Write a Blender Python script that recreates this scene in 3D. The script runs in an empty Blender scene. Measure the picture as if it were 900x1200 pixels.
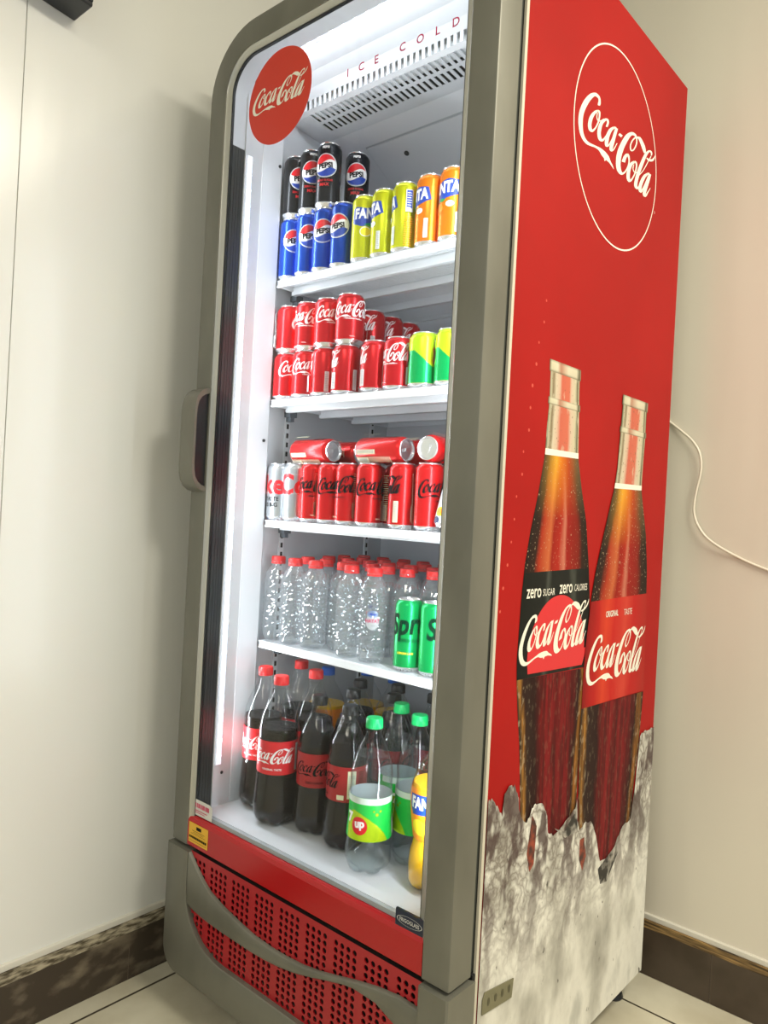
import bpy, bmesh, math, random
from mathutils import Vector, Matrix
random.seed(7)
scn = bpy.context.scene
COL = scn.collection
PI = math.pi
R = math.radians

# ------------------------------------------------------------------ materials
def new_mat(name):
    m = bpy.data.materials.new(name); m.use_nodes = True
    return m, m.node_tree.nodes, m.node_tree.links, m.node_tree.nodes['Principled BSDF']

def pm(name, col, rough=.5, metal=0, **kw):
    m, n, l, b = new_mat(name)
    b.inputs['Base Color'].default_value = (*col, 1)
    b.inputs['Roughness'].default_value = rough
    b.inputs['Metallic'].default_value = metal
    for k, v in kw.items():
        b.inputs[k.replace('_', ' ')].default_value = v
    return m

def noise_mix(m, c1, c2, scale, lo=.4, hi=.6, detail=4, vec_scale=(1, 1, 1), rough=None, bump=0):
    n, l = m.node_tree.nodes, m.node_tree.links
    b = n['Principled BSDF']
    tc = n.new('ShaderNodeTexCoord'); mp = n.new('ShaderNodeMapping')
    mp.inputs['Scale'].default_value = vec_scale
    l.new(tc.outputs['Object'], mp.inputs['Vector'])
    no = n.new('ShaderNodeTexNoise'); no.inputs['Scale'].default_value = scale; no.inputs['Detail'].default_value = detail
    l.new(mp.outputs[0], no.inputs['Vector'])
    r = n.new('ShaderNodeValToRGB'); e = r.color_ramp.elements
    e[0].position = lo; e[0].color = (*c1, 1); e[1].position = hi; e[1].color = (*c2, 1)
    l.new(no.outputs['Fac'], r.inputs['Fac']); l.new(r.outputs['Color'], b.inputs['Base Color'])
    if bump:
        bp = n.new('ShaderNodeBump'); bp.inputs['Strength'].default_value = bump; bp.inputs['Distance'].default_value = .001
        l.new(no.outputs['Fac'], bp.inputs['Height']); l.new(bp.outputs[0], b.inputs['Normal'])
    return m

def thin_clear(name, tint=(1, 1, 1), ior=1.45, haze=0., rough=.03, bump=0, bscale=60, hazecol=(.9, .93, .95)):
    """thin clear sheet: straight transmission, fresnel gloss and a little milky scatter"""
    m, n, l, b = new_mat(name)
    n.remove(b); out = n['Material Output']
    tr = n.new('ShaderNodeBsdfTransparent'); tr.inputs['Color'].default_value = (*tint, 1)
    gl = n.new('ShaderNodeBsdfGlossy'); gl.inputs['Roughness'].default_value = rough
    # two-sided Schlick reflectance of a thin sheet
    f0 = ((ior-1)/(ior+1))**2
    ge = n.new('ShaderNodeNewGeometry'); dp = n.new('ShaderNodeVectorMath'); dp.operation = 'DOT_PRODUCT'
    l.new(ge.outputs['Incoming'], dp.inputs[0]); l.new(ge.outputs['Normal'], dp.inputs[1])
    def mt(op, a, c=None):
        q = n.new('ShaderNodeMath'); q.operation = op; q.use_clamp = op != 'POWER'
        for i, v in enumerate((a, c)):
            if v is None: continue
            if isinstance(v, (int, float)): q.inputs[i].default_value = v
            else: l.new(v, q.inputs[i])
        return q
    ab = mt('ABSOLUTE', dp.outputs['Value']); inv_ = mt('SUBTRACT', 1.0, ab.outputs[0]); pw = mt('POWER', inv_.outputs[0], 5.0)
    sc_ = mt('MULTIPLY', pw.outputs[0], 1-f0); fr = mt('ADD', sc_.outputs[0], f0)
    df = n.new('ShaderNodeBsdfDiffuse'); df.inputs['Color'].default_value = (*hazecol, 1)
    tl = n.new('ShaderNodeBsdfTranslucent'); tl.inputs['Color'].default_value = (*hazecol, 1)
    m0 = n.new('ShaderNodeMixShader'); m0.inputs['Fac'].default_value = .5
    l.new(df.outputs[0], m0.inputs[1]); l.new(tl.outputs[0], m0.inputs[2])
    m1 = n.new('ShaderNodeMixShader'); m1.inputs['Fac'].default_value = haze
    l.new(tr.outputs[0], m1.inputs[1]); l.new(m0.outputs[0], m1.inputs[2])
    m2 = n.new('ShaderNodeMixShader')
    l.new(fr.outputs[0], m2.inputs['Fac']); l.new(m1.outputs[0], m2.inputs[1]); l.new(gl.outputs[0], m2.inputs[2])
    l.new(m2.outputs[0], out.inputs['Surface'])
    if bump:
        tc = n.new('ShaderNodeTexCoord'); no = n.new('ShaderNodeTexNoise'); no.inputs['Scale'].default_value = bscale
        l.new(tc.outputs['Object'], no.inputs['Vector'])
        bp = n.new('ShaderNodeBump'); bp.inputs['Strength'].default_value = bump; bp.inputs['Distance'].default_value = .004
        l.new(no.outputs['Fac'], bp.inputs['Height'])
        l.new(bp.outputs[0], dp.inputs[1]); l.new(bp.outputs[0], gl.inputs['Normal'])
    return m

def emis(name, col, s):
    m, n, l, b = new_mat(name)
    b.inputs['Base Color'].default_value = (*col, 1)
    b.inputs['Emission Color'].default_value = (*col, 1)
    b.inputs['Emission Strength'].default_value = s
    return m

M = {}
M['white'] = pm('white_liner', (.58, .60, .63), .28)
M['shelf'] = pm('shelf_white', (.74, .77, .80), .35)
M['silver'] = noise_mix(pm('silver_paint', (.15, .15, .11), .42, .3), (.135, .134, .108), (.175, .174, .142), 6, vec_scale=(1, 1, .5))
M['silver_edge'] = pm('silver_edge', (.5, .5, .45), .25, .6)
M['cabinet'] = pm('cabinet_grey', (.55, .55, .5), .5)
M['gasket'] = pm('gasket_dark', (.05, .055, .045), .6)
M['black'] = pm('black_plastic', (.012, .014, .016), .3)
M['darkbox'] = pm('dark_cavity', (.01, .01, .01), .8)
M['red'] = noise_mix(pm('red_panel', (.6, .02, .015), .5, Specular_IOR_Level=.15), (.335, .005, .004), (.375, .006, .005), 3)
M['red_gloss'] = pm('red_rail', (.40, .003, .006), .22)
M['red_grille'] = pm('red_grille', (.36, .006, .012), .4)
M['trimlight'] = pm('panel_edge', (.6, .56, .45), .5)
M['logo_white'] = pm('print_cream', (.85, .82, .70), .5)
M['print_white'] = pm('print_white', (.85, .85, .85), .4)
M['alu'] = pm('aluminium', (.82, .83, .85), .25, .9)
M['alu_dark'] = pm('aluminium_recess', (.45, .46, .48), .35, .9)
def canmat(n, c, r=.27, mt=.55): M[n] = pm(n, c, r, mt)
def twoside(name, c, back=(.62, .64, .66), r=.35):
    m = pm(name, c, r); n, l = m.node_tree.nodes, m.node_tree.links
    g = n.new('ShaderNodeNewGeometry'); mx = n.new('ShaderNodeMix'); mx.data_type = 'RGBA'; mx.inputs['A'].default_value = (*c, 1); mx.inputs['B'].default_value = (*back, 1)
    l.new(g.outputs['Backfacing'], mx.inputs['Factor']); l.new(mx.outputs['Result'], n['Principled BSDF'].inputs['Base Color']); return m
canmat('can_red', (.62, .012, .018)); canmat('can_zero', (.66, .012, .014)); canmat('can_blue', (.006, .06, .42))
canmat('can_black', (.012, .013, .016)); canmat('can_yellow', (.62, .66, .015)); canmat('can_orange', (.90, .24, .008))
canmat('can_lime', (.55, .80, .02)); canmat('can_green', (0, .42, .10)); canmat('can_silver', (.50, .53, .56), .3, .8)
M['p_red'] = pm('print_red', (.65, .012, .02), .35); M['p_black'] = pm('print_black', (.006, .006, .007), .6, Specular_IOR_Level=.08)
M['p_blue'] = pm('print_blue', (.01, .05, .35), .35); M['p_navy'] = pm('print_navy', (.006, .02, .09), .35)
M['p_green'] = pm('print_green', (0, .30, .07), .35); M['p_dgreen'] = pm('print_dark_green', (0, .03, .012), .6, Specular_IOR_Level=.08)
M['p_yellow'] = pm('print_yellow', (.85, .70, .02), .35); M['p_orange'] = pm('print_orange', (.9, .28, .01), .35)
M['p_pink'] = pm('print_pink', (.55, .012, .09), .4)
M['p_grey'] = pm('print_grey', (.35, .38, .40), .4)
M['lab_green'] = twoside('label_green', (.01, .50, .06)); M['lab_lime'] = pm('label_lime', (.55, .75, .01), .35)
M['glass'] = thin_clear('door_glass', (.975, .985, .985), 1.22, .0, .01)
M['disc_red'] = pm('sticker_red', (.62, .03, .012), .4)
M['pet'] = thin_clear('clear_plastic', (.95, .965, .965), 1.42, .004, .05, .3, 50)
def refr(name, ior, clear, haze, bump, scale):
    m, n, l, b = new_mat(name); n.remove(b); out = n['Material Output']
    g = n.new('ShaderNodeBsdfGlass'); g.inputs['IOR'].default_value = ior; g.inputs['Roughness'].default_value = .02; g.inputs['Color'].default_value = (.98, .99, 1, 1)
    t = n.new('ShaderNodeBsdfTransparent'); t.inputs['Color'].default_value = (.96, .98, .99, 1)
    d = n.new('ShaderNodeBsdfDiffuse'); d.inputs['Color'].default_value = (.9, .93, .95, 1)
    m1 = n.new('ShaderNodeMixShader'); m1.inputs['Fac'].default_value = clear; l.new(g.outputs[0], m1.inputs[1]); l.new(t.outputs[0], m1.inputs[2])
    m2 = n.new('ShaderNodeMixShader'); m2.inputs['Fac'].default_value = haze; l.new(m1.outputs[0], m2.inputs[1]); l.new(d.outputs[0], m2.inputs[2])
    tc = n.new('ShaderNodeTexCoord'); no = n.new('ShaderNodeTexNoise'); no.inputs['Scale'].default_value = scale; no.inputs['Detail'].default_value = 2
    bp = n.new('ShaderNodeBump'); bp.inputs['Strength'].default_value = bump; bp.inputs['Distance'].default_value = .008
    l.new(tc.outputs['Object'], no.inputs['Vector']); l.new(no.outputs['Fac'], bp.inputs['Height']); l.new(bp.outputs[0], g.inputs['Normal']); l.new(bp.outputs[0], d.inputs['Normal'])
    l.new(m2.outputs[0], out.inputs['Surface']); return m
M['pet_water'] = thin_clear('water_bottle_plastic', (.965, .975, .98), 2.0, .10, .08)
M['liquid'] = thin_clear('clear_drink', (.95, .97, .97), 1.25, .015, .03)
M['cola'] = pm('cola_liquid', (.008, .004, .003), .15, Specular_IOR_Level=.2)
M['fanta_liq'] = pm('orange_liquid', (.90, .50, .01), .2)
M['cap_red'] = pm('cap_red', (.72, .02, .02), .4); M['cap_black'] = pm('cap_black', (.012, .012, .012), .35)
M['cap_green'] = pm('cap_green', (0, .48, .12), .4); M['cap_blue'] = pm('cap_blue', (.01, .12, .55), .4)
M['led'] = emis('led_light', (.93, .96, 1.), 18)
M['led_body'] = emis('led_channel', (.85, .9, 1.), .45)
M['cable'] = pm('cable_white', (.75, .70, .58), .45)
M['sticker_yellow'] = pm('sticker_yellow', (.75, .42, .02), .4)
M['paper'] = pm('paper_label', (.62, .62, .58), .6)
M['frigo'] = pm('badge_navy', (.004, .012, .035), .4)
M['vent_back'] = pm('vent_back', (.10, .12, .14), .6); M['vent_mid'] = pm('vent_mid', (.85, .88, .9), .6)
M['plate'] = pm('plate_olive', (.17, .16, .09), .5)
M['trim_white'] = pm('trim_white', (.66, .64, .56), .4)
M['pouch'] = pm('pouch_white', (.75, .82, .86), .35)

# ------------------------------------------------------------------ mesh builder
class MB:
    def __init__(s): s.v = []; s.f = []; s.mi = []; s.uv = {}
    def add(s, vs, fs, mi=0, uvs=None):
        o = len(s.v); s.v += [tuple(p) for p in vs]
        for f in fs: s.f.append([i + o for i in f]); s.mi.append(mi)
        if uvs:
            for i, u in enumerate(uvs): s.uv[i + o] = u
    def box(s, x0, x1, y0, y1, z0, z1, mi=0):
        v = [(x, y, z) for x in (x0, x1) for y in (y0, y1) for z in (z0, z1)]
        s.add(v, [(0, 1, 3, 2), (4, 6, 7, 5), (0, 4, 5, 1), (2, 3, 7, 6), (0, 2, 6, 4), (1, 5, 7, 3)], mi)
    def lathe(s, prof, n=32, mi=0, mod=None, cap0=True, cap1=True):
        """prof: (r,z[,mi])"""
        vs = []
        for p in prof:
            r, z = p[0], p[1]
            for k in range(n):
                a = 2 * PI * k / n
                rr = mod(r, z, a) if mod else r
                vs.append((rr * math.cos(a), rr * math.sin(a), z))
        o = len(s.v); s.v += vs
        for i in range(len(prof) - 1):
            m = prof[i][2] if len(prof[i]) > 2 else mi
            for k in range(n):
                k2 = (k + 1) % n
                s.f.append([o + i*n + k, o + i*n + k2, o + (i+1)*n + k2, o + (i+1)*n + k]); s.mi.append(m)
        if cap0: s.f.append([o + k for k in range(n)][::-1]); s.mi.append(prof[0][2] if len(prof[0]) > 2 else mi)
        if cap1: s.f.append([o + (len(prof)-1)*n + k for k in range(n)]); s.mi.append(prof[-1][2] if len(prof[-1]) > 2 else mi)
    def tube(s, pts, r, n=10, mi=0, closed=False):
        pts = [Vector(p) for p in pts]; N = len(pts); o = len(s.v); up = Vector((0, 0, 1)); prev = None
        for i, p in enumerate(pts):
            a = pts[(i-1) % N] if (closed or i) else p; b = pts[(i+1) % N] if (closed or i < N-1) else p
            t = (b - a).normalized()
            if prev is None:
                u = t.cross(up)
                if u.length < .1: u = t.cross(Vector((1, 0, 0)))
            else: u = prev - t * prev.dot(t)
            u.normalize(); w = t.cross(u); prev = u
            for k in range(n):
                q = 2*PI*k/n; s.v.append(tuple(p + u*math.cos(q)*r + w*math.sin(q)*r))
        for i in range(N if closed else N-1):
            j = (i+1) % N
            for k in range(n):
                k2 = (k+1) % n
                s.f.append([o+i*n+k, o+i*n+k2, o+j*n+k2, o+j*n+k]); s.mi.append(mi)
        if not closed:
            s.f.append([o+k for k in range(n)]); s.mi.append(mi); s.f.append([o+(N-1)*n+k for k in range(n)]); s.mi.append(mi)
    def sweep(s, rings, mi=0, closed_path=False, closed_sec=True):
        """rings: list of equal-length point lists"""
        o = len(s.v); n = len(rings[0]); N = len(rings)
        for r in rings: s.v += [tuple(p) for p in r]
        for i in range(N if closed_path else N-1):
            j = (i+1) % N
            for k in range(n if closed_sec else n-1):
                k2 = (k+1) % n
                s.f.append([o+i*n+k, o+i*n+k2, o+j*n+k2, o+j*n+k]); s.mi.append(mi)
        if closed_sec and not closed_path:
            s.f.append([o+k for k in range(n)]); s.mi.append(mi); s.f.append([o+(N-1)*n+k for k in range(n)]); s.mi.append(mi)
    def prism(s, poly, y0, y1, mi=0, axis='y'):
        """poly in (x,z) extruded along y (or (y,z) along x, or (x,y) along z)"""
        def P(a, b, t): return (a, t, b) if axis == 'y' else ((t, a, b) if axis == 'x' else (a, b, t))
        n = len(poly); v = [P(a, b, y0) for a, b in poly] + [P(a, b, y1) for a, b in poly]
        s.add(v, [list(range(n)), list(range(2*n-1, n-1, -1))] + [(i, (i+1) % n, (i+1) % n + n, i+n) for i in range(n)], mi)
    def mesh(s, name, mats, smooth=True, recalc=True, angle=35):
        me = bpy.data.meshes.new(name); me.from_pydata(s.v, [], s.f)
        for m in mats: me.materials.append(M[m] if isinstance(m, str) else m)
        for p, i in zip(me.polygons, s.mi): p.material_index = i
        if s.uv:
            ul = me.uv_layers.new(name='UVMap')
            for lp in me.loops: ul.data[lp.index].uv = s.uv.get(lp.vertex_index, (0, 0))
        if recalc:
            bm = bmesh.new(); bm.from_mesh(me); bmesh.ops.recalc_face_normals(bm, faces=bm.faces); bm.to_mesh(me); bm.free()
        if smooth:
            for p in me.polygons: p.use_smooth = True
            me.set_sharp_from_angle(angle=R(angle))
        me.update(); return me
    def obj(s, name, mats, parent=None, smooth=True, bevel=0, **kw):
        return link(name, s.mesh(name, mats, smooth, **kw), parent, bevel)

def link(name, me, parent=None, bevel=0):
    o = bpy.data.objects.new(name, me); COL.objects.link(o)
    if parent: o.parent = parent
    if bevel:
        b = o.modifiers.new('Bevel', 'BEVEL'); b.width = bevel; b.segments = 2; b.limit_method = 'ANGLE'
    return o
def thing(name, label, cat, loc=(0, 0, 0), rot=(0, 0, 0), group=None):
    o = bpy.data.objects.new(name, None); COL.objects.link(o); o.location = loc; o.rotation_euler = rot
    o.empty_display_size = .05
    o['label'] = label; o['category'] = cat
    if group: o['group'] = group
    return o
def struct(o): o['kind'] = 'structure'; return o

# ------------------------------------------------------------------ flat printing
LOGO = [[(-294,102),(-268,111),(-294,106),(-266,115),(-294,109),(-263,120),(-293,113),(-262,125),(-291,119),(-262,130),(-288,125),(-262,135),(-288,129),(-264,141),(-289,134),(-266,146),(-293,138),(-270,152),(-299,139),(-278,156),(-309,139),(-289,158),(-321,137),(-305,158),(-331,134),(-324,155),(-337,130),(-345,146),(-345,124),(-366,135),(-354,116),(-385,123),(-364,107),(-403,108),(-375,95),(-420,92),(-387,82),(-435,76),(-399,67),(-449,60),(-410,52),(-462,42),(-421,36),(-473,25),(-431,20),(-483,7),(-439,5),(-491,-10),(-446,-10),(-496,-26),(-450,-23),(-499,-41),(-452,-36),(-500,-55),(-452,-48),(-499,-67),(-452,-59),(-498,-78),(-451,-69),(-495,-88),(-449,-78),(-491,-97),(-446,-88),(-487,-107),(-443,-97),(-481,-116),(-438,-105),(-475,-124),(-432,-111),(-466,-131),(-425,-117),(-457,-137),(-417,-122),(-447,-141),(-408,-125),(-435,-145),(-398,-127),(-423,-147),(-387,-129),(-408,-148),(-375,-128),(-391,-147),(-361,-127),(-373,-144),(-345,-124),(-355,-140),(-328,-121),(-336,-136),(-310,-118),(-318,-131),(-291,-114),(-300,-127),(-270,-110),(-282,-125),(-249,-106),(-265,-124),(-228,-103),(-251,-125),(-207,-102),(-239,-128),(-188,-102),(-228,-133),(-171,-102),(-215,-137),(-156,-104),(-200,-139),(-141,-106),(-184,-140),(-129,-110),(-169,-140),(-120,-115),(-155,-140),(-113,-121),(-140,-140),(-106,-126),(-127,-140),(-97,-130),(-116,-141),(-89,-133),(-106,-144),(-81,-136),(-96,-146),(-74,-141),(-85,-148),(-67,-146),(-75,-151),(-61,-152),(-64,-154)],[(-139,-116),(-193,-131),(-175,-152),(-180,-153)],[(-282,73),(-293,78),(-295,64),(-308,69),(-306,55),(-324,60),(-316,46),(-340,47),(-325,36),(-355,33),(-334,24),(-368,19),(-342,12),(-379,4),(-347,0),(-387,-11),(-352,-13),(-391,-26),(-354,-23),(-394,-39),(-354,-32),(-393,-49),(-351,-40),(-389,-58),(-348,-45),(-382,-65),(-345,-47),(-372,-68),(-343,-48),(-357,-67),(-344,-50),(-337,-60),(-338,-46),(-322,-48),(-326,-37),(-310,-36),(-314,-26),(-299,-24),(-304,-14),(-289,-11),(-296,-1),(-280,3),(-288,12),(-272,16),(-282,25),(-266,29),(-279,36),(-262,42),(-276,47),(-259,53),(-276,56),(-258,64),(-278,64),(-258,73),(-281,69),(-261,80),(-284,69),(-268,83),(-290,69),(-276,83),(-297,68),(-283,82)],[(-289,63),(-298,60),(-291,55),(-300,52),(-293,46),(-303,43),(-293,40),(-303,35),(-290,34),(-299,29),(-284,29),(-293,23),(-278,27),(-285,21),(-271,29),(-272,24),(-261,34),(-258,30),(-250,40),(-245,37),(-240,46),(-233,44),(-230,54),(-222,53),(-219,62),(-211,61)],[(-188,32),(-166,38),(-183,42),(-160,48),(-178,52),(-154,59),(-176,59),(-151,68),(-176,64),(-152,76),(-179,67),(-157,81),(-181,68),(-167,83),(-184,66),(-183,79),(-191,62),(-201,71),(-199,56),(-218,61),(-207,48),(-234,49),(-217,39),(-249,36),(-225,28),(-261,21),(-232,16),(-270,6),(-237,2),(-277,-10),(-240,-10),(-282,-24),(-242,-20),(-284,-35),(-242,-28),(-283,-46),(-240,-35),(-280,-54),(-237,-42),(-275,-62),(-232,-47),(-268,-68),(-228,-50),(-258,-71),(-226,-51),(-243,-70),(-224,-52),(-225,-65),(-221,-51),(-207,-55),(-211,-43),(-194,-43),(-198,-31),(-183,-29),(-186,-18),(-173,-16),(-177,-8),(-165,-5),(-170,3),(-158,6),(-163,13),(-151,16)],[(-81,65),(-99,69),(-93,55),(-113,60),(-103,48),(-128,50),(-110,40),(-144,38),(-119,29),(-156,23),(-127,17),(-167,8),(-134,4),(-176,-7),(-140,-9),(-182,-22),(-143,-22),(-187,-36),(-146,-34),(-189,-48),(-148,-43),(-189,-58),(-150,-51),(-186,-67),(-152,-53),(-178,-72),(-158,-55),(-156,-67),(-153,-54),(-141,-57),(-143,-47),(-129,-47),(-132,-35),(-118,-33),(-120,-20),(-106,-18),(-109,-4),(-95,-1),(-99,11),(-84,15),(-90,27),(-73,31),(-82,41),(-65,46),(-76,54),(-57,59),(-71,65),(-52,71),(-71,70),(-51,80),(-72,69),(-63,82),(-80,65),(-78,77),(-91,60),(-89,74)],[(-36,83),(-69,74),(-43,67),(-78,58),(-49,52),(-86,42),(-55,37),(-94,26),(-61,21),(-101,9),(-67,4),(-107,-7),(-73,-11),(-113,-22),(-79,-25),(-119,-36),(-85,-37),(-126,-48),(-88,-46),(-129,-58),(-90,-51),(-129,-67),(-91,-54),(-124,-72),(-95,-55),(-111,-73),(-99,-57),(-94,-67),(-92,-55),(-81,-58),(-82,-48),(-69,-47),(-70,-35),(-58,-33),(-56,-18),(-46,-15),(-43,0),(-33,2)],[(-12,69),(-29,52),(28,72),(9,53)],[(209,132),(195,133),(194,121),(181,122),(181,110),(167,110),(169,99),(154,97),(159,86),(143,83),(150,72),(134,68),(146,61),(129,55),(146,51),(129,44),(150,43),(134,35),(155,40),(143,30),(159,41),(160,34),(168,46),(177,43),(179,54),(192,54),(189,65),(204,68),(200,80),(216,83),(207,93),(224,98),(211,104),(228,110),(212,115),(228,121),(209,123),(226,131),(203,130),(222,139),(193,134),(215,146),(183,134),(203,151),(171,132),(185,150),(158,127),(162,146),(148,122),(138,137),(140,116),(114,124),(130,107),(92,110),(120,97),(72,94),(108,83),(54,77),(95,67),(38,58),(82,50),(23,40),(70,33),(9,21),(58,16),(-4,3),(48,-1),(-15,-15),(40,-17),(-25,-33),(32,-33),(-32,-51),(27,-48),(-37,-67),(22,-63),(-40,-83),(20,-77),(-40,-98),(20,-90),(-39,-112),(21,-101),(-36,-124),(25,-111),(-30,-135),(29,-118),(-21,-144),(35,-124),(-7,-149),(42,-129),(11,-152),(45,-131),(35,-149),(50,-130),(60,-138),(64,-123),(79,-125),(79,-112),(94,-111),(93,-97),(109,-95),(106,-80),(122,-77),(116,-64),(132,-60),(121,-50),(138,-45),(123,-37),(140,-31),(120,-27),(140,-19),(113,-20),(136,-9),(102,-16),(127,0),(98,-15),(111,2),(106,-14),(83,-10),(99,-21),(67,-23),(92,-30),(55,-36),(87,-39),(46,-49),(83,-51),(39,-62),(78,-63),(33,-74)],[(202,137),(201,129),(220,144),(218,134),(240,153),(233,138),(264,159),(242,139),(284,158),(251,136),(300,153),(261,130),(314,148),(272,124),(327,143),(282,118),(338,136),(292,111),(346,129),(301,105),(352,121),(311,100),(356,113),(321,95),(360,105),(331,90)],[(213,-12),(198,-7),(198,-23),(179,-17),(185,-32),(159,-29),(176,-41),(140,-45),(168,-53),(126,-62),(160,-68),(117,-79),(155,-82),(111,-95),(152,-95),(107,-109),(151,-108),(105,-123),(151,-117),(107,-135),(154,-125),(113,-144),(158,-130),(123,-150),(157,-132),(140,-152),(152,-134),(166,-141),(161,-129),(180,-130),(174,-119),(191,-118),(188,-104),(204,-102),(202,-87),(218,-84),(213,-70),(229,-66),(219,-55),(237,-50),(223,-41),(242,-35),(225,-29),(245,-22),(224,-21),(245,-13),(221,-16),(242,-6),(216,-13),(236,-1),(212,-13),(227,0),(206,-15),(216,-1),(197,-18),(208,-2)],[(202,-27),(190,-30),(198,-37),(187,-41),(195,-48),(183,-51),(195,-56),(184,-60),(202,-61),(191,-67),(213,-64),(202,-71),(223,-64),(218,-71),(234,-60),(238,-64),(250,-50),(257,-53),(267,-40),(274,-43)],[(376,81),(368,74),(390,83),(377,72),(404,85),(387,70),(415,88),(403,71),(426,92),(422,76),(439,96),(442,83),(448,100),(461,92),(454,103),(476,102),(462,109),(484,111),(470,116),(490,119),(479,124),(494,127),(487,133),(497,136),(496,143),(500,144)],[(431,116),(447,121),(432,122),(449,127),(432,127),(452,134),(430,129),(450,140),(423,131),(442,144),(415,131),(427,144),(412,130),(403,137),(402,122),(380,123),(387,108),(357,106),(373,91),(336,86),(359,72),(318,63),(345,49),(301,39),(331,26),(286,16),(318,4),(272,-6),(305,-17),(260,-27),(293,-38),(248,-48),(283,-58),(237,-70),(274,-79),(228,-90),(266,-96),(221,-108),(262,-110),(216,-123),(259,-120),(214,-134),(259,-127),(216,-144),(261,-132),(224,-151),(265,-135),(238,-154),(262,-137),(261,-151),(264,-136),(281,-139),(277,-127),(293,-127),(290,-118),(303,-117),(298,-109),(310,-108),(304,-101),(316,-99),(310,-92),(321,-90)],[(272,-62),(281,-62),(292,-45),(301,-45),(312,-28),(321,-28),(331,-10),(341,-8),(349,12),(360,14),(368,35),(379,37),(385,57),(396,60),(401,77),(412,79),(416,95),(427,97),(431,113),(442,115)],[(403,-13),(381,-10),(390,-23),(365,-21),(378,-33),(347,-32),(368,-43),(330,-47),(357,-58),(314,-65),(345,-75),(300,-84),(335,-91),(289,-101),(328,-104),(282,-116),(323,-116),(277,-129),(320,-124),(276,-140),(321,-132),(281,-149),(323,-137),(291,-155),(311,-141),(320,-151),(315,-138),(338,-137),(329,-124),(349,-122),(344,-108),(361,-105),(358,-89),(374,-86),(371,-69),(388,-66),(384,-50),(401,-46),(396,-31),(414,-28),(408,-15),(427,-11),(412,-6),(433,2),(413,-7),(421,6),(405,-11),(403,0),(393,-16),(391,-4)],[(452,7),(419,-1),(445,-10),(409,-18),(438,-26),(399,-35),(431,-43),(389,-53),(421,-62),(378,-71),(411,-81),(368,-90),(403,-97),(359,-108),(396,-112),(351,-123),(390,-124),(344,-136),(388,-132),(342,-147),(388,-137),(347,-155),(388,-139),(360,-159),(375,-143),(388,-152),(380,-141),(403,-140),(394,-129),(412,-127),(408,-116),(421,-115),(420,-104),(431,-103),(433,-91),(442,-90),(445,-77),(453,-76)]]
def poly_from_strips(strips, w, ox=0, oy=0, slant=0):
    vs, fs = [], []
    for st in strips:
        o = len(vs)
        for a, b in st: vs.append((ox + a/1000*w + slant*b/1000*w, oy + b/1000*w))
        for i in range(0, len(st)-2, 2): fs.append((o+i, o+i+1, o+i+3, o+i+2))
    return vs, fs
def logo(w, ox=0, oy=0, rot=0, sy=1.):
    vs, fs = poly_from_strips(LOGO, w)
    c, s_ = math.cos(rot), math.sin(rot)
    return [(ox + x*c - y*sy*s_, oy + x*s_ + y*sy*c) for x, y in vs], fs
_tc = {}
def LG(w, mi, *a):
    vs, fs = logo(w, *a); out = []; i0 = 0; k = 0
    for st in LOGO:
        n = len(st); out.append((vs[i0:i0+n], [tuple(q-i0 for q in f) for f in fs if i0 <= f[0] < i0+n], mi, k*.000012)); i0 += n; k += 1
    return out
def text(s, h, ox=0, oy=0, bold=0., shear=0., rot=0, sx=1., align='CENTER'):
    k = (s, bold, shear)
    if k not in _tc:
        cu = bpy.data.curves.new('t', 'FONT'); cu.body = s; cu.size = 1; cu.offset = bold; cu.shear = shear; cu.resolution_u = 3
        o = bpy.data.objects.new('t', cu); COL.objects.link(o)
        dg = bpy.context.evaluated_depsgraph_get(); me = bpy.data.meshes.new_from_object(o.evaluated_get(dg))
        vs = [(v.co.x, v.co.y) for v in me.vertices]; fs = [tuple(p.vertices) for p in me.polygons]
        bpy.data.objects.remove(o); bpy.data.curves.remove(cu); bpy.data.meshes.remove(me)
        x0 = min(v[0] for v in vs); x1 = max(v[0] for v in vs); y0 = min(v[1] for v in vs); y1 = max(v[1] for v in vs)
        _tc[k] = ([((x-(x0+x1)/2)/(y1-y0), (y-(y0+y1)/2)/(y1-y0)) for x, y in vs], fs, (x1-x0)/(y1-y0))
    vs, fs, asp = _tc[k]; c, s_ = math.cos(rot), math.sin(rot)
    return [(ox + (x*c*sx - y*s_)*h, oy + (x*s_*sx + y*c)*h) for x, y in vs], fs
def circle(r, ox=0, oy=0, n=32, ry=None, a0=0, a1=2*PI):
    full = abs(a1-a0-2*PI) < 1e-6
    vs = [(ox + r*math.cos(a0+(a1-a0)*k/n), oy + (ry or r)*math.sin(a0+(a1-a0)*k/n)) for k in range(n if full else n+1)]
    return vs, [tuple(range(len(vs)))]
def rect(x0, x1, y0, y1): return [(x0, y0), (x1, y0), (x1, y1), (x0, y1)], [(0, 1, 2, 3)]
def ring2(r0, r1, ox=0, oy=0, n=64, ry=1.):
    vs = []; fs = []
    for k in range(n):
        a = 2*PI*k/n; vs += [(ox+r0*math.cos(a), oy+r0*ry*math.sin(a)), (ox+r1*math.cos(a), oy+r1*ry*math.sin(a))]
    for k in range(n): j = (k+1) % n; fs.append((2*k, 2*k+1, 2*j+1, 2*j))
    return vs, fs
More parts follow.
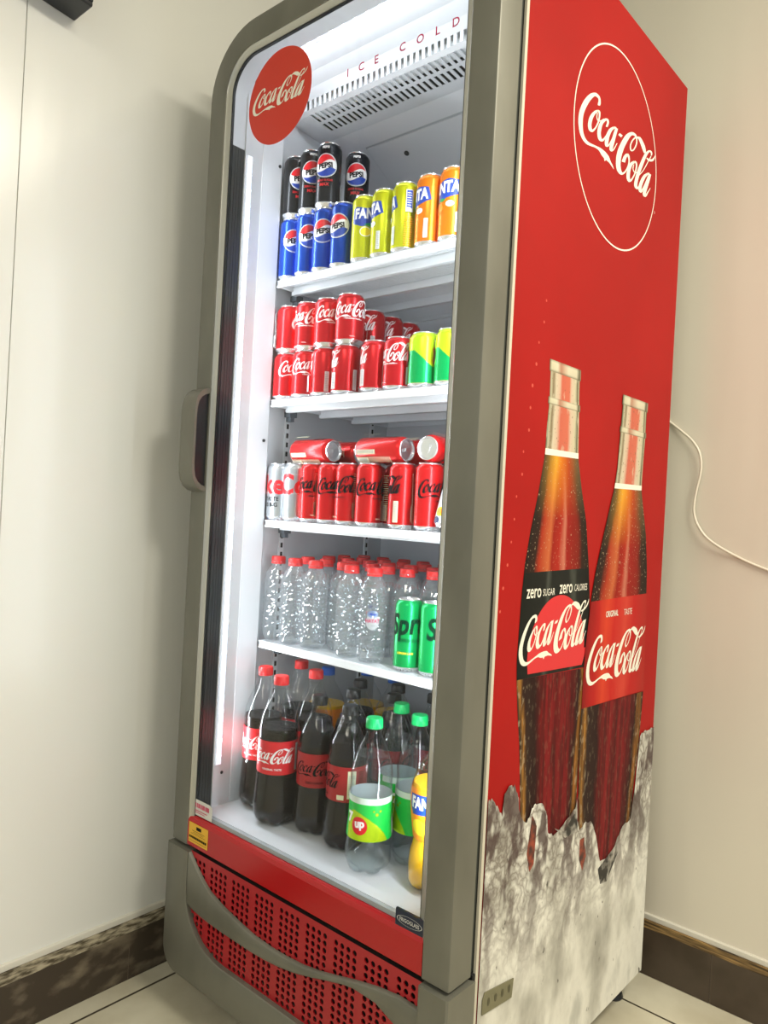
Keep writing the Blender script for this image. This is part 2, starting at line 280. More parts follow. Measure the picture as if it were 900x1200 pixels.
def decal(name, layers, mats, mapf, step=0, vstep=0, off0=.0003, doff=.00012):
    """layers: list of (vs,fs,mi); mapf(u,v,d)->3d"""
    out = MB()
    li = -1
    for lay_ in layers:
        vs, fs, mi = lay_[:3]; sub = lay_[3] if len(lay_) > 3 else 0
        if not sub: li += 1
        d = off0 + doff*li + sub
        if step:
            bm = bmesh.new(); bv = [bm.verts.new((x, y, 0)) for x, y in vs]
            for f in fs:
                try: bm.faces.new([bv[i] for i in f])
                except ValueError: pass
            us = [p[0] for p in vs]; u = math.floor(min(us)/step)*step + step
            while u < max(us):
                bmesh.ops.bisect_plane(bm, geom=bm.verts[:]+bm.edges[:]+bm.faces[:], plane_co=(u, 0, 0), plane_no=(1, 0, 0)); u += step
            if vstep:
                us = [p[1] for p in vs]; u = math.floor(min(us)/vstep)*vstep + vstep
                while u < max(us):
                    bmesh.ops.bisect_plane(bm, geom=bm.verts[:]+bm.edges[:]+bm.faces[:], plane_co=(0, u, 0), plane_no=(0, 1, 0)); u += vstep
            bm.verts.index_update(); vs2 = [(v.co.x, v.co.y) for v in bm.verts]; fs2 = [[v.index for v in f.verts] for f in bm.faces]; bm.free()
        else: vs2, fs2 = vs, fs
        out.add([mapf(x, y, d) for x, y in vs2], fs2, mi)
    return out.mesh(name, mats, smooth=False, recalc=False)
def cyl(Rr):   # wraps (arc,z); faces local -Y
    if callable(Rr):
        def f(u, v, d):
            r = Rr(v); a = -PI/2 + u/r; return ((r+d)*math.cos(a), (r+d)*math.sin(a), v)
    else:
        def f(u, v, d): a = -PI/2 + u/Rr; return ((Rr+d)*math.cos(a), (Rr+d)*math.sin(a), v)
    return f
def L(shape, mi): return (shape[0], shape[1], mi)
# ================================================================== room
WX, WY = -.1323, .880
def wall_mat(name, c, seam=None):
    m = pm(name, c, .24); m.node_tree.nodes['Principled BSDF'].inputs['Specular IOR Level'].default_value = .5
    n, l = m.node_tree.nodes, m.node_tree.links
    tc = n.new('ShaderNodeTexCoord'); no = n.new('ShaderNodeTexNoise'); no.inputs['Scale'].default_value = 2.2
    mp = n.new('ShaderNodeMapping'); mp.inputs['Scale'].default_value = (3, 3, .35)
    l.new(tc.outputs['Object'], mp.inputs[0]); l.new(mp.outputs[0], no.inputs['Vector'])
    bp = n.new('ShaderNodeBump'); bp.inputs['Strength'].default_value = .35; bp.inputs['Distance'].default_value = .01
    l.new(no.outputs['Fac'], bp.inputs['Height']); l.new(bp.outputs[0], n['Principled BSDF'].inputs['Normal'])
    return m
M['wall_l'] = wall_mat('wall_pvc_left', (.74, .745, .70)); M['wall_b'] = wall_mat('wall_pvc_back', (.70, .66, .56))
b = MB(); b.box(WX-.03, WX, -.3345, .91, .14, 2.8); b.box(WX-.03, WX, -3.4, -.3368, .14, 2.8); b.box(WX-.04, WX-.004, -3.4, .91, 0, 2.8)
struct(b.obj('wall_left', ['wall_l'], smooth=False))
b = MB(); b.box(WX-.03, 3.2, WY, WY+.03, .14, 2.8); b.box(WX-.03, 3.2, WY+.004, WY+.04, 0, 2.8)
struct(b.obj('wall_back', ['wall_b'], smooth=False))
b = MB(); b.box(WX-.04, 3.2, -3.4, WY+.04, 2.8, 2.84)
M['ceil'] = pm('ceiling_paint', (.75, .74, .68), .8); struct(b.obj('ceiling', ['ceil'], smooth=False))

def floor_mat():
    m, n, l, bs = new_mat('floor_tiles')
    tc = n.new('ShaderNodeTexCoord'); sp = n.new('ShaderNodeSeparateXYZ'); l.new(tc.outputs['Object'], sp.inputs[0])
    def math_(op, a, b_=None):
        q = n.new('ShaderNodeMath'); q.operation = op
        for i, v in enumerate((a, b_)):
            if v is None: continue
            if isinstance(v, (int, float)): q.inputs[i].default_value = v
            else: l.new(v, q.inputs[i])
        return q.outputs[0]
    def joint(ch, off):
        f = math_('MODULO', math_('ADD', ch, 6.0 - off + .3), .6)
        return math_('LESS_THAN', math_('ABSOLUTE', math_('SUBTRACT', f, .3)), .0028)
    g = math_('MAXIMUM', joint(sp.outputs['X'], -.07), joint(sp.outputs['Y'], .741))
    no = n.new('ShaderNodeTexNoise'); no.inputs['Scale'].default_value = 7; no.inputs['Detail'].default_value = 6
    l.new(tc.outputs['Object'], no.inputs['Vector'])
    r = n.new('ShaderNodeValToRGB'); e = r.color_ramp.elements
    e[0].position = .35; e[0].color = (.50, .46, .34, 1); e[1].position = .65; e[1].color = (.62, .59, .46, 1)
    l.new(no.outputs['Fac'], r.inputs[0])
    mx = n.new('ShaderNodeMix'); mx.data_type = 'RGBA'; mx.inputs['B'].default_value = (.05, .04, .025, 1)
    l.new(g, mx.inputs['Factor']); l.new(r.outputs[0], mx.inputs['A']); l.new(mx.outputs['Result'], bs.inputs['Base Color'])
    bs.inputs['Roughness'].default_value = .3
    return m
M['floor'] = floor_mat()
b = MB(); b.box(WX-.04, 3.2, -3.4, WY+.04, -.04, 0); struct(b.obj('floor', ['floor'], smooth=False))

M['tile'] = noise_mix(pm('skirting_tile', (.05, .035, .022), .35), (.045, .030, .018), (.07, .05, .034), 9)
M['tile_dusty'] = noise_mix(pm('skirting_tile_dusty', (.1, .08, .06), .55), (.045, .032, .020), (.19, .155, .105), 16, .50, .72, 9, (1, .8, 1.5))
M['grout'] = pm('grout', (.13, .10, .07), .8)
M['grime'] = noise_mix(pm('grime_ledge', (.2, .12, .05), .7), (.05, .03, .012), (.40, .25, .09), 14, .38, .68, 8, (1, 1, 14), bump=.5)
M['grime_l'] = noise_mix(pm('grime_ledge_left', (.2, .15, .08), .8), (.07, .055, .03), (.42, .37, .26), 34, .38, .62, 9, (1, 1, 4), bump=.5)
# back skirting: tiles, grimy ledge, white trim
b = MB(); xs = [-.13, .0, .283, .5695, .856, 1.1425, 1.43, 1.72, 2.0, 2.3, 2.6, 2.9, 3.2]
for i in range(len(xs)-1): b.box(xs[i]+.002, xs[i+1]-.002, WY-.012, WY+.003, .001, .112)
b.box(-.13, 3.2, WY-.010, WY+.003, 0, .111, 1)
struct(b.obj('baseboard_back', ['tile', 'grout'], smooth=False))
b = MB(); b.box(-.128, 3.2, WY-.012, WY+.003, .1122, .1308); g = struct(b.obj('trim_1', ['grime'], smooth=False))
b = MB(); b.box(-.128, 3.2, WY-.008, WY+.002, .131, .1435); struct(b.obj('trim_2', ['trim_white'], smooth=False, bevel=.0015))
b = MB(); ys = [.866, .557, .271, -.015, -.301, -.587, -.873, -1.2, -1.5, -1.8, -2.1, -2.4, -2.7, -3.0, -3.3]
for i in range(len(ys)-1): b.box(WX-.003, WX+.012, ys[i+1]+.001, ys[i]-.001, .001, .108)
b.box(WX-.003, WX+.0112, -3.3, .866, 0, .107, 1)
struct(b.obj('baseboard_left', ['tile_dusty', 'grout'], smooth=False))
b = MB(); b.box(WX-.003, WX+.013, -3.3, .866, .1082, .1318); struct(b.obj('trim_3', ['grime_l'], smooth=False))
b = MB(); b.box(WX-.002, WX+.008, -3.3, .870, .132, .1455); struct(b.obj('trim_4', ['trim_white'], smooth=False, bevel=.0015))

# ================================================================== fridge
W, T2, D, HT, ZB, ZD = .7344, .0787, .7618, 2.0738, .0702, .3578
F = thing('beverage_fridge', 'tall red and silver glass-door drinks fridge standing in the corner', 'fridge', (0, 0, 0))
# --- cabinet shell
b = MB()
b.box(0, .055, T2, D, ZB, HT); b.box(W-.055, W-.001, T2, D, ZB, HT)
b.box(.055, W-.055, .575, D, ZB, HT); b.box(.055, W-.055, T2, .575, 2.05, HT); b.box(.055, W-.055, T2, .575, ZB, .34)
b.obj('cabinet', ['cabinet'], F, smooth=False, bevel=.002)
# --- inner liner: walls, floor, back
b = MB()
b.box(.055, .0600, .1425, .575, .43, 2.05); b.box(W-.0600, W-.055, .1425, .575, .43, 2.05)
b.box(.060, W-.060, .560, .575, .43, 2.05); b.box(.060, W-.060, .020, .575, .405, .430)
for s in (0, 1):
    X = (lambda x: W-x) if s else (lambda x: x)
    b.prism([(X(.055), .079), (X(.055), .146), (X(.074), .146), (X(.0765), .142), (X(.0735), .0905)], .42, 2.03, axis='z')
    b.prism([(X(.0675), .044), (X(.0675), .086), (X(.0725), .0895), (X(.0718), .044)], .42, 2.03, axis='z')
liner = b.obj('inner_liner', ['white'], F, smooth=False)
for x_, y_, z_ in ((.0765, .135, 1.83), (.0765, .130, 1.222), (.0715, .066, .50)):
    b = MB(); b.tube([(x_, y_, z_), (x_+.0022, y_, z_)], .0035, 10); b.obj('liner_screw', ['black'], liner)
for y in (.21, .50):
    for X, XS in ((.0601, .0630), (W-.0631, W-.0643)):
        b = MB(); b.box(X, X+.003, y-.007, y+.007, .47, 1.80); z = .48
        while z < 1.79: b.box(XS, XS+.0012, y-.0028, y+.0028, z, z+.011, 1); z += .021
        b.obj('shelf_rail', ['shelf', 'darkbox'], liner, smooth=False)
# --- header with vent slots
hx0, hx1 = .0605, W-.0605
b = MB()
prof = [(.0505, 2.0085), (.085, 2.0055), (.120, 1.998), (.148, 1.986), (.1650, 1.9725)]
def strip(pr, x0=hx0, x1=hx1):
    for (y0, z0), (y1, z1) in zip(pr[:-1], pr[1:]):
        b.add([(x0, y0, z0), (x1, y0, z0), (x1, y1, z1), (x0, y1, z1)], [(0, 1, 2, 3)])
strip(prof)
rows = [((.1650, 1.9725), (.1668, 1.9530)), ((.1668, 1.9530), (.176, 1.9478)), ((.176, 1.9478), (.206, 1.9448)), ((.206, 1.9448), (.214, 1.9440)), ((.214, 1.9440), (.244, 1.9415)), ((.244, 1.9415), (.2735, 1.9390))]
x_s = .122; pitch = .0150; ns = 33
for ri, (p, q) in enumerate(rows):
    if ri in (0, 2, 4):
        strip([p, q], hx0, x_s); strip([p, q], x_s+pitch*(ns-1)+.0075, hx1)
        for k in range(ns-1):
            strip([p, q], x_s+k*pitch+.0075, x_s+(k+1)*pitch)
    else: strip([p, q])
strip([(.2735, 1.9390), (.46, 1.838), (.560, 1.783)])
hd = b.obj('header_panel', ['white'], F, smooth=False, recalc=False)
sm = hd.modifiers.new('Solid', 'SOLIDIFY'); sm.thickness = .0015; sm.offset = 0
b = MB(); b.box(hx0+.01, hx1-.01, .176, .262, 1.958, 2.02); b.obj('vent_cavity', ['vent_mid'], hd, smooth=False)
b = MB(); b.box(hx0+.01, hx1-.01, .2105, .262, 1.948, 1.957); b.obj('vent_cavity', ['darkbox'], hd, smooth=False)
# sloped evaporator cover plate with groove and screw
def slope(x, y, d=0):
    s_ = (1.838-1.939)/(.46-.2735); nrm = Vector((0, s_, -1)).normalized()
    p = Vector((x, y, 1.939 + s_*(y-.2735))) + nrm*d
    return p
b = MB()
v = [slope(x, y, d) for d in (.0005, .0045) for x, y in ((.170, .315), (.566, .315), (.566, .54), (.170, .54))]
b.add(v, [(0, 1, 2, 3), (4, 5, 6, 7), (0, 1, 5, 4), (1, 2, 6, 5), (2, 3, 7, 6), (3, 0, 4, 7)])
cv = b.obj('cover_plate', ['white'], hd, smooth=False)
b = MB()
v = [slope(x, y, d) for d in (.0002, .0012) for x, y in ((.1665, .3115), (.5695, .3115), (.5695, .5435), (.1665, .5435))]
b.add(v, [(0, 1, 2, 3), (4, 5, 6, 7), (0, 1, 5, 4), (1, 2, 6, 5), (2, 3, 7, 6), (3, 0, 4, 7)])
b.obj('cover_groove', ['p_grey'], hd, smooth=False)
b = MB(); p = slope(.262, .350, .004); q = slope(.262, .350, .0062); b.tube([p, q], .0062, 14); b.obj('screw', ['black'], cv)
# --- led strips (left, right and header)
for X, sg in ((.0722, 1), (W-.0722, -1)):
    b = MB(); b.box(min(X, X+sg*.004), max(X, X+sg*.004), .0475, .0600, .52, 1.822)
    ls = b.obj('led_strip', ['led_body'], F, smooth=False)
    x = X+sg*.0042; b = MB(); b.box(min(x, x+sg*.0012), max(x, x+sg*.0012), .0505, .0570, 0, .008)
    dm = b.mesh('light_diode', ['led'], smooth=False); z = .535
    while z < 1.815: link('light_diode', dm, ls).location = (0, 0, z); z += .0318
b = MB(); b.box(.10, W-.10, .052, .062, 2.0025, 2.0065)
ls = b.obj('led_strip', ['led_body'], F, smooth=False)
b = MB(); b.box(0, .007, .0540, .0605, 2.0013, 2.0026); dm = b.mesh('light_diode', ['led'], smooth=False); x = .11
while x < W-.11: link('light_diode', dm, ls).location = (x, 0, 0); x += .032

# --- shelves
ZS = [1.5775, 1.3130, 1.0472, .7800]
YS = .140
for zi, z in enumerate(ZS):
    b = MB(); x0, x1 = .0815, W-.0815
    b.box(x0, x1, YS, YS+.006, z-.016, z); b.box(x0, x0+.006, YS, .54, z-.014, z-.0005); b.box(x1-.006, x1, YS, .54, z-.014, z-.0005); b.box(x0, x1, .534, .54, z-.014, z)
    sh = b.obj('shelf', ['shelf'], F, smooth=False, bevel=.0015)
    b = MB(); x = x0+.010
    while x < x1-.006: b.box(x, x+.0022, YS+.004, .536, z-.0032, z-.0016); x += .0072
    y = YS+.010
    while y < .535: b.box(x0+.004, x1-.004, y, y+.0022, z-.0046, z-.0030); y += .0072
    b.obj('wire_mesh', ['shelf'], sh, smooth=False)
    b = MB()
    for y in (.185, .29, .40): b.box(x0, x1, y, y+.012, z-.022, z-.0048)
    b.obj('support_bars', ['shelf'], sh, smooth=False, bevel=.0015)
    for X in (.0605, W-.0605-.02):
        b = MB(); b.box(X, X+.02, .200, .222, z-.030, z-.0165); b.box(X+.002, X+.018, .204, .216, z-.040, z-.030)
        b.obj('shelf_clip', ['vent_back'], sh, smooth=False, bevel=.001)

# --- door
def frame_path(d, RO=.135, z0=ZD, z1=2.067, seg=12):
    r = RO-d; pts = [(d, z0)]
    for k in range(seg+1):
        a = PI - PI/2*k/seg; pts.append((RO + r*math.cos(a), z1-RO + r*math.sin(a)))
    for k in range(seg+1):
        a = PI/2 - PI/2*k/seg; pts.append((W-RO + r*math.cos(a), z1-RO + r*math.sin(a)))
    pts.append((W-d, z0)); return pts
def frame_sweep(sec, name, mats, parent, mis=None):
    b = MB(); paths = [frame_path(d) for d, y in sec]
    rings = [[(paths[j][i][0], sec[j][1], paths[j][i][1]) for j in range(len(sec))] for i in range(len(paths[0]))]
    b.sweep(rings)
    return b.obj(name, mats, parent, angle=25)
door = frame_sweep([(0, .058), (0, .0035), (.0010, .0010), (.0035, 0), (.0515, 0), (.0525, .0010), (.053, .058)], 'door', ['silver'], F)
frame_sweep([(.0532, .050), (.0532, .0015), (.0560, .0035), (.0650, .0068), (.0650, .050)], 'door_inner_lip', ['silver_edge'], door)
frame_sweep([(.0652, .0135), (.0652, .0075), (.0675, .0082), (.0675, .0135)], 'glass_seal', ['black'], door)
frame_sweep([(.0652, .050), (.0652, .0138), (.0674, .0138), (.0674, .050)], 'inner_reveal', ['white'], door)
frame_sweep([(.006, .0587), (.006, .0765), (.055, .0765), (.055, .0587)], 'door_gasket', ['gasket'], door)
b = MB(); b.box(.0675, .0678+.0012, .0128, .0434, .4265, 1.832); b.box(W-.069, W-.0675, .0128, .0434, .4265, 1.832)
for y in (.020, .027, .034): b.box(.0688, .0696, y, y+.0012, .4265, 1.832)
b.obj('glass_spacer', ['black'], door, smooth=False)
b = MB()
pth = frame_path(.0660); v = [(x, y, z if z > .5 else .4235) for y in (.0085, .0115) for x, z in pth]; n_ = len(pth)
b.add(v, [list(range(n_)), list(range(2*n_-1, n_-1, -1))]+[(i, (i+1) % n_, (i+1) % n_+n_, i+n_) for i in range(n_)])
pane = b.obj('glass_pane', ['glass'], door, smooth=False)
# bottom rail of the door (red) with grey inner sill
b = MB(); b.sweep([[(x, .050, .3590), (x, .0015, .3590), (x, .0005, .3600), (x, .0005, .4100), (x, .0035, .4175), (x, .0090, .4205), (x, .050, .4205)] for x in (.0535, W-.0535)])
b.obj('bottom_rail', ['red_gloss'], door, smooth=False)
b = MB(); b.box(.066, W-.066, .0118, .0430, .4207, .4290); b.obj('inner_sill', ['p_grey'], door, smooth=False)
# handle: a grey band over the whole post width with a black grip recess
hp = [(.003, 1.3200), (-.012, 1.3165), (-.024, 1.3080), (-.0315, 1.2960), (-.0350, 1.2800), (-.0360, 1.2620), (-.0360, 1.1560), (-.0350, 1.1390), (-.0315, 1.1240), (-.024, 1.1120), (-.012, 1.1035), (.003, 1.1000)]
hi = [(.003, 1.3090), (-.010, 1.3055), (-.0195, 1.2985), (-.0260, 1.2885), (-.0290, 1.2750), (-.0300, 1.2600), (-.0300, 1.1580), (-.0290, 1.1440), (-.0260, 1.1315), (-.0195, 1.1215), (-.010, 1.1145), (.003, 1.1110)]
b = MB()
b.sweep([[(.0025, y+.002, z), (.0050, y, z), (.0505, y, z), (.0525, y+.0006, z), (.0525, yi, zi_), (.0025, yi, zi_)] for (y, z), (yi, zi_) in zip(hp, hi)])
hd_ = b.obj('handle', ['silver'], door, angle=30)
b = MB(); b.prism([(y+.0003, z-(.0003 if z > 1.2 else -.0003)) for y, z in hi], .004, .047, axis='x')
b.obj('grip_recess', ['black'], hd_, smooth=False)
# stickers on the glass
GY = .0083
def planeY(cx, cz, y=GY): return lambda u, v, d: (cx+u, y-d, cz+v)
link('round_sticker', decal('round_sticker', [L(circle(.0930, n=72), 0)], ['disc_red'], planeY(.2165, 1.8850)), door)
link('round_sticker_lettering', decal('lettering', [*LG(.162, 0, 0, .0025, .02, 1.0)], ['logo_white'], planeY(.2165, 1.8880, GY-.0004)), door)
for ch, x in (('I', .4053), ('C', .4386), ('E', .4747), ('C', .5337), ('O', .5718), ('L', .6085), ('D', .6446)): link('letter_print', decal('letter', [L(text(ch, .0148, x, 1.8655, .012, 0, .03), 0)], ['p_pink'], planeY(0, 0)), door)
b = MB(); b.add([(.0605, .0079, .4235), (.124, .0079, .4240), (.124, .0079, .4515), (.115, .0079, .4560), (.0605, .0079, .4560)], [(0, 1, 2, 3, 4)])
pl = b.obj('paper_label', ['paper'], door, smooth=False, recalc=False)
lay = [L(rect(.066+k*.005, .0685+k*.005+.0008*(k % 3), .4395, .4490), 0) for k in range(10)] + [L(rect(.066, .108, .4330, .4345), 0), L(rect(.066, .1, .4290, .4303), 0)]
link('label_print', decal('label_print', lay, ['p_pink'], lambda u, v, d: (u, .0078-d*.5, v)), pl)
b = MB(); b.box(.6215, .6795, .0035, .0080, .4165, .4440)
bd = b.obj('maker_badge', ['frigo'], door, smooth=False)
link('badge_lettering', decal('badge', [L(ring2(.0245, .0257, .6505, .4302, ry=.30), 0), L(text('FRIGOGLASS', .0062, .6505, .4303, .01, 0, 0, .82), 0)], ['paper'], lambda u, v, d: (u, .0034-d, v)), bd)
link('warning_sticker', decal('warn', [L(rect(.0585, .1245, .3680, .4095), 0), L(rect(.084, .101, .3975, .4045), 1), L(rect(.070, .113, .3935, .3943), 1), L(rect(.074, .109, .3905, .3911), 1), L(rect(.066, .116, .3872, .3878), 1), *[L(rect(.061+k*.0056, .0652+k*.0056, .3780, .3825), 1) for k in range(11)], L(rect(.062, .121, .3735, .3741), 1)], ['sticker_yellow', 'p_black'], lambda u, v, d: (u, .0002-d, v)), door)

# --- base frame, grille, ribbon
BY0, BY1 = -.0105, .064
def base_out():
    p = [(-.002, .3515)]
    r = .045
    for k in range(9): a = PI + PI/2*k/8; p.append((-.002+r + r*math.cos(a), .088+r + r*math.sin(a)))
    for k in range(9): a = 1.5*PI + PI/2*k/8; p.append((W+.006-r + r*math.cos(a), .088+r + r*math.sin(a)))
    p.append((W+.006, .3515)); return p
def base_in():
    p = [(.0700, .3515)]; rx, rz = .125, .105
    for k in range(9): a = PI + PI/2*k/8; p.append((.070+rx + rx*math.cos(a), .163+rz + rz*math.sin(a)))
    for k in range(9): a = 1.5*PI + PI/2*k/8; p.append((W-.051-rx + rx*math.cos(a), .163+rz + rz*math.sin(a)))
    p.append((W-.051, .3515)); return p
o_, i_ = base_out(), base_in(); b = MB()
b.sweep([[(x0, BY1, z0), (x0, BY0+.003, z0), (x0+(x1-x0)*.05, BY0, z0+(z1-z0)*.05), (x1+(x0-x1)*.04, BY0, z1+(z0-z1)*.04), (x1, BY0+.002, z1), (x1, BY1-.03, z1)] for (x0, z0), (x1, z1) in zip(o_, i_)])
base = b.obj('base_frame', ['silver'], F, angle=40)
b = MB(); b.box(.02, W-.02, .066, .072, .10, .345); b.box(.0, W, .064, .0785, ZB+.01, .357); bb = b.obj('base_back', ['darkbox'], base, smooth=False)
b = MB(); b.box(W-.004, W+.0008, .0715, .0790, ZB, HT-.002); b.obj('panel_edge_strip', ['trimlight'], F, smooth=False)
# perforated grille
b = MB(); gx0, gz0, gz1 = .064, .158, .3515; yf, yb = .0010, .0035
pitch_x, pitch_z, hr = .0146, .0127, .0049
def cell(cx, cz, hw, hh):
    n = 12; o = []; i2 = []
    for k in range(n):
        a = 2*PI*k/n + PI/n; c, s_ = math.cos(a), math.sin(a); t = min(hw/abs(c) if c else 9, hh/abs(s_) if s_ else 9)
        o.append((cx+c*t, cz+s_*t)); i2.append((cx+hr*c, cz+hr*s_))
    for cxn, czn in ((1, 1), (-1, 1), (-1, -1), (1, -1)):   # snap nearest outer vertex to the corner
        j = min(range(n), key=lambda q: (o[q][0]-cx-cxn*hw)**2+(o[q][1]-cz-czn*hh)**2); o[j] = (cx+cxn*hw, cz+czn*hh)
    v = [(x, yf, z) for x, z in o]+[(x, yf, z) for x, z in i2]+[(x, yb, z) for x, z in i2]
    fs = []
    for k in range(n):
        j = (k+1) % n; fs += [(k, j, n+j, n+k), (n+k, n+j, 2*n+j, 2*n+k)]
    b.add(v, fs)
def quad(x0, x1, z0, z1): b.add([(x0, yf, z0), (x1, yf, z0), (x1, yf, z1), (x0, yf, z1)], [(0, 1, 2, 3)])
nrow = 15; zt = .3415; zb_ = zt-nrow*pitch_z
quad(gx0, .690, zt, gz1); quad(gx0, .690, gz0-.01, zb_)
xprev = gx0
for gidx in range(9):
    gl = .0640+gidx*.0708; gr = gl+4*pitch_x
    quad(xprev, gl, zb_, zt)
    for c in range(4):
        for r_ in range(nrow): cell(gl+(c+.5)*pitch_x, zb_+(r_+.5)*pitch_z, pitch_x/2, pitch_z/2)
    xprev = gr
quad(xprev, .690, zb_, zt)
b.obj('grille', ['red_grille'], base, smooth=False, recalc=False)
b = MB(); b.box(.064, .690, .0225, .0235, .148, .3515); b.obj('grille_backing', ['darkbox'], base, smooth=False)
# silver ribbon
up = [(.0705, .3500), (.095, .3270), (.120, .3075), (.1442, .2925), (.19, .2790), (.2415, .2690), (.285, .2620), (.3304, .2600), (.375, .2608), (.4209, .2650), (.465, .2730), (.5116, .2849), (.555, .2965), (.5944, .3055), (.6412, .3120), (.6835, .3105)]
lo = [(.0712, .2420), (.095, .2360), (.120, .2325), (.1496, .2305), (.195, .2292), (.245, .2292), (.285, .2295), (.3221, .2315), (.36, .2355), (.403, .2430), (.445, .2540), (.4861, .2665), (.52, .2760), (.5464, .2810), (.5962, .2800), (.6835, .2480)]
b = MB(); b.sweep([[(x0, .0008, z0), (x0, -.0055, z0-.001), (x0, -.0068, z0-.003), (x1, -.0068, z1+.003), (x1, -.0055, z1+.001), (x1, .0008, z1)] for (x0, z0), (x1, z1) in zip(up, lo)])
b.obj('wave_ribbon', ['silver'], base, angle=50)
# feet
for x, y in ((.60, .735), (.08, .735), (.62, .13), (.09, .13)):
    b = MB(); b.lathe([(.021, 0), (.023, .004), (.020, .012), (.011, .016), (.011, ZB)], 16)
    b.box(-.016, .016, -.020, .020, .046, ZB)
    f = b.obj('foot', ['black'], F); f.location = (x+.085 if y > .5 and x > .3 else x, y, 0)

# --- red side panel and its printed picture
b = MB(); b.box(W-.001, W+.0004, T2+.0003, D-.0003, ZB+.0005, HT-.0005)
side = b.obj('side_panel', ['red'], F, smooth=False)
SX = W+.0004
def planeX(cy, cz, x=SX): return lambda u, v, d: (x+d, cy+u, cz+v)
link('circle_outline', decal('circle_outline', [L(ring2(.1835, .1865, n=96), 0)], ['logo_white'], planeX(.4260, 1.8000)), side)
link('logo_lettering', decal('logo', [*LG(.3428, 0)], ['logo_white'], planeX(.4290, 1.8098)), side)
link('logo_mark', decal('mark', [L(ring2(.002, .0026), 0)], ['logo_white'], planeX(.612, 1.742)), side)
# bottle pictures
ART = dict(
L1=[(0.2067, 1.3560), (0.2085, 1.2844), (0.2046, 1.2397), (0.2030, 1.1914), (0.1866, 1.1217), (0.1690, 1.0634), (0.1558, 1.0049), (0.1500, 0.9514), (0.1460, 0.8435), (0.1490, 0.8107), (0.1580, 0.7537), (0.1682, 0.705), (0.1790, 0.6226), (0.1850, 0.5647), (0.2100, 0.4900)],
R1=[(0.3136, 1.3560), (0.3185, 1.2893), (0.3220, 1.2461), (0.326, 1.1961), (0.3471, 1.1377), (0.371, 1.0828), (0.392, 0.9976), (0.4030, 0.9352), (0.4100, 0.843), (0.4081, 0.8133), (0.4055, 0.7744), (0.3989, 0.7084), (0.3928, 0.6395), (0.393, 0.5467), (0.3837, 0.4762)],
L2=[(0.5063, 1.3400), (0.4991, 1.2592), (0.4945, 1.1903), (0.4850, 1.1505), (0.4637, 1.0974), (0.444, 1.0479), (0.4214, 0.9867), (0.4090, 0.9376), (0.3945, 0.8438), (0.3915, 0.793), (0.3910, 0.7273), (0.3900, 0.6769), (0.3960, 0.5856), (0.402, 0.5231), (0.4203, 0.3972)],
R2=[(0.6260, 1.3400), (0.6240, 1.2586), (0.6200, 1.2001), (0.6192, 1.1532), (0.6351, 1.1132), (0.6563, 1.059), (0.6725, 0.9846), (0.6774, 0.9209), (0.6830, 0.8379), (0.6868, 0.7717), (0.6880, 0.7051), (0.6773, 0.5913), (0.661, 0.5065), (0.6565, 0.4372), (0.6067, 0.3468)])
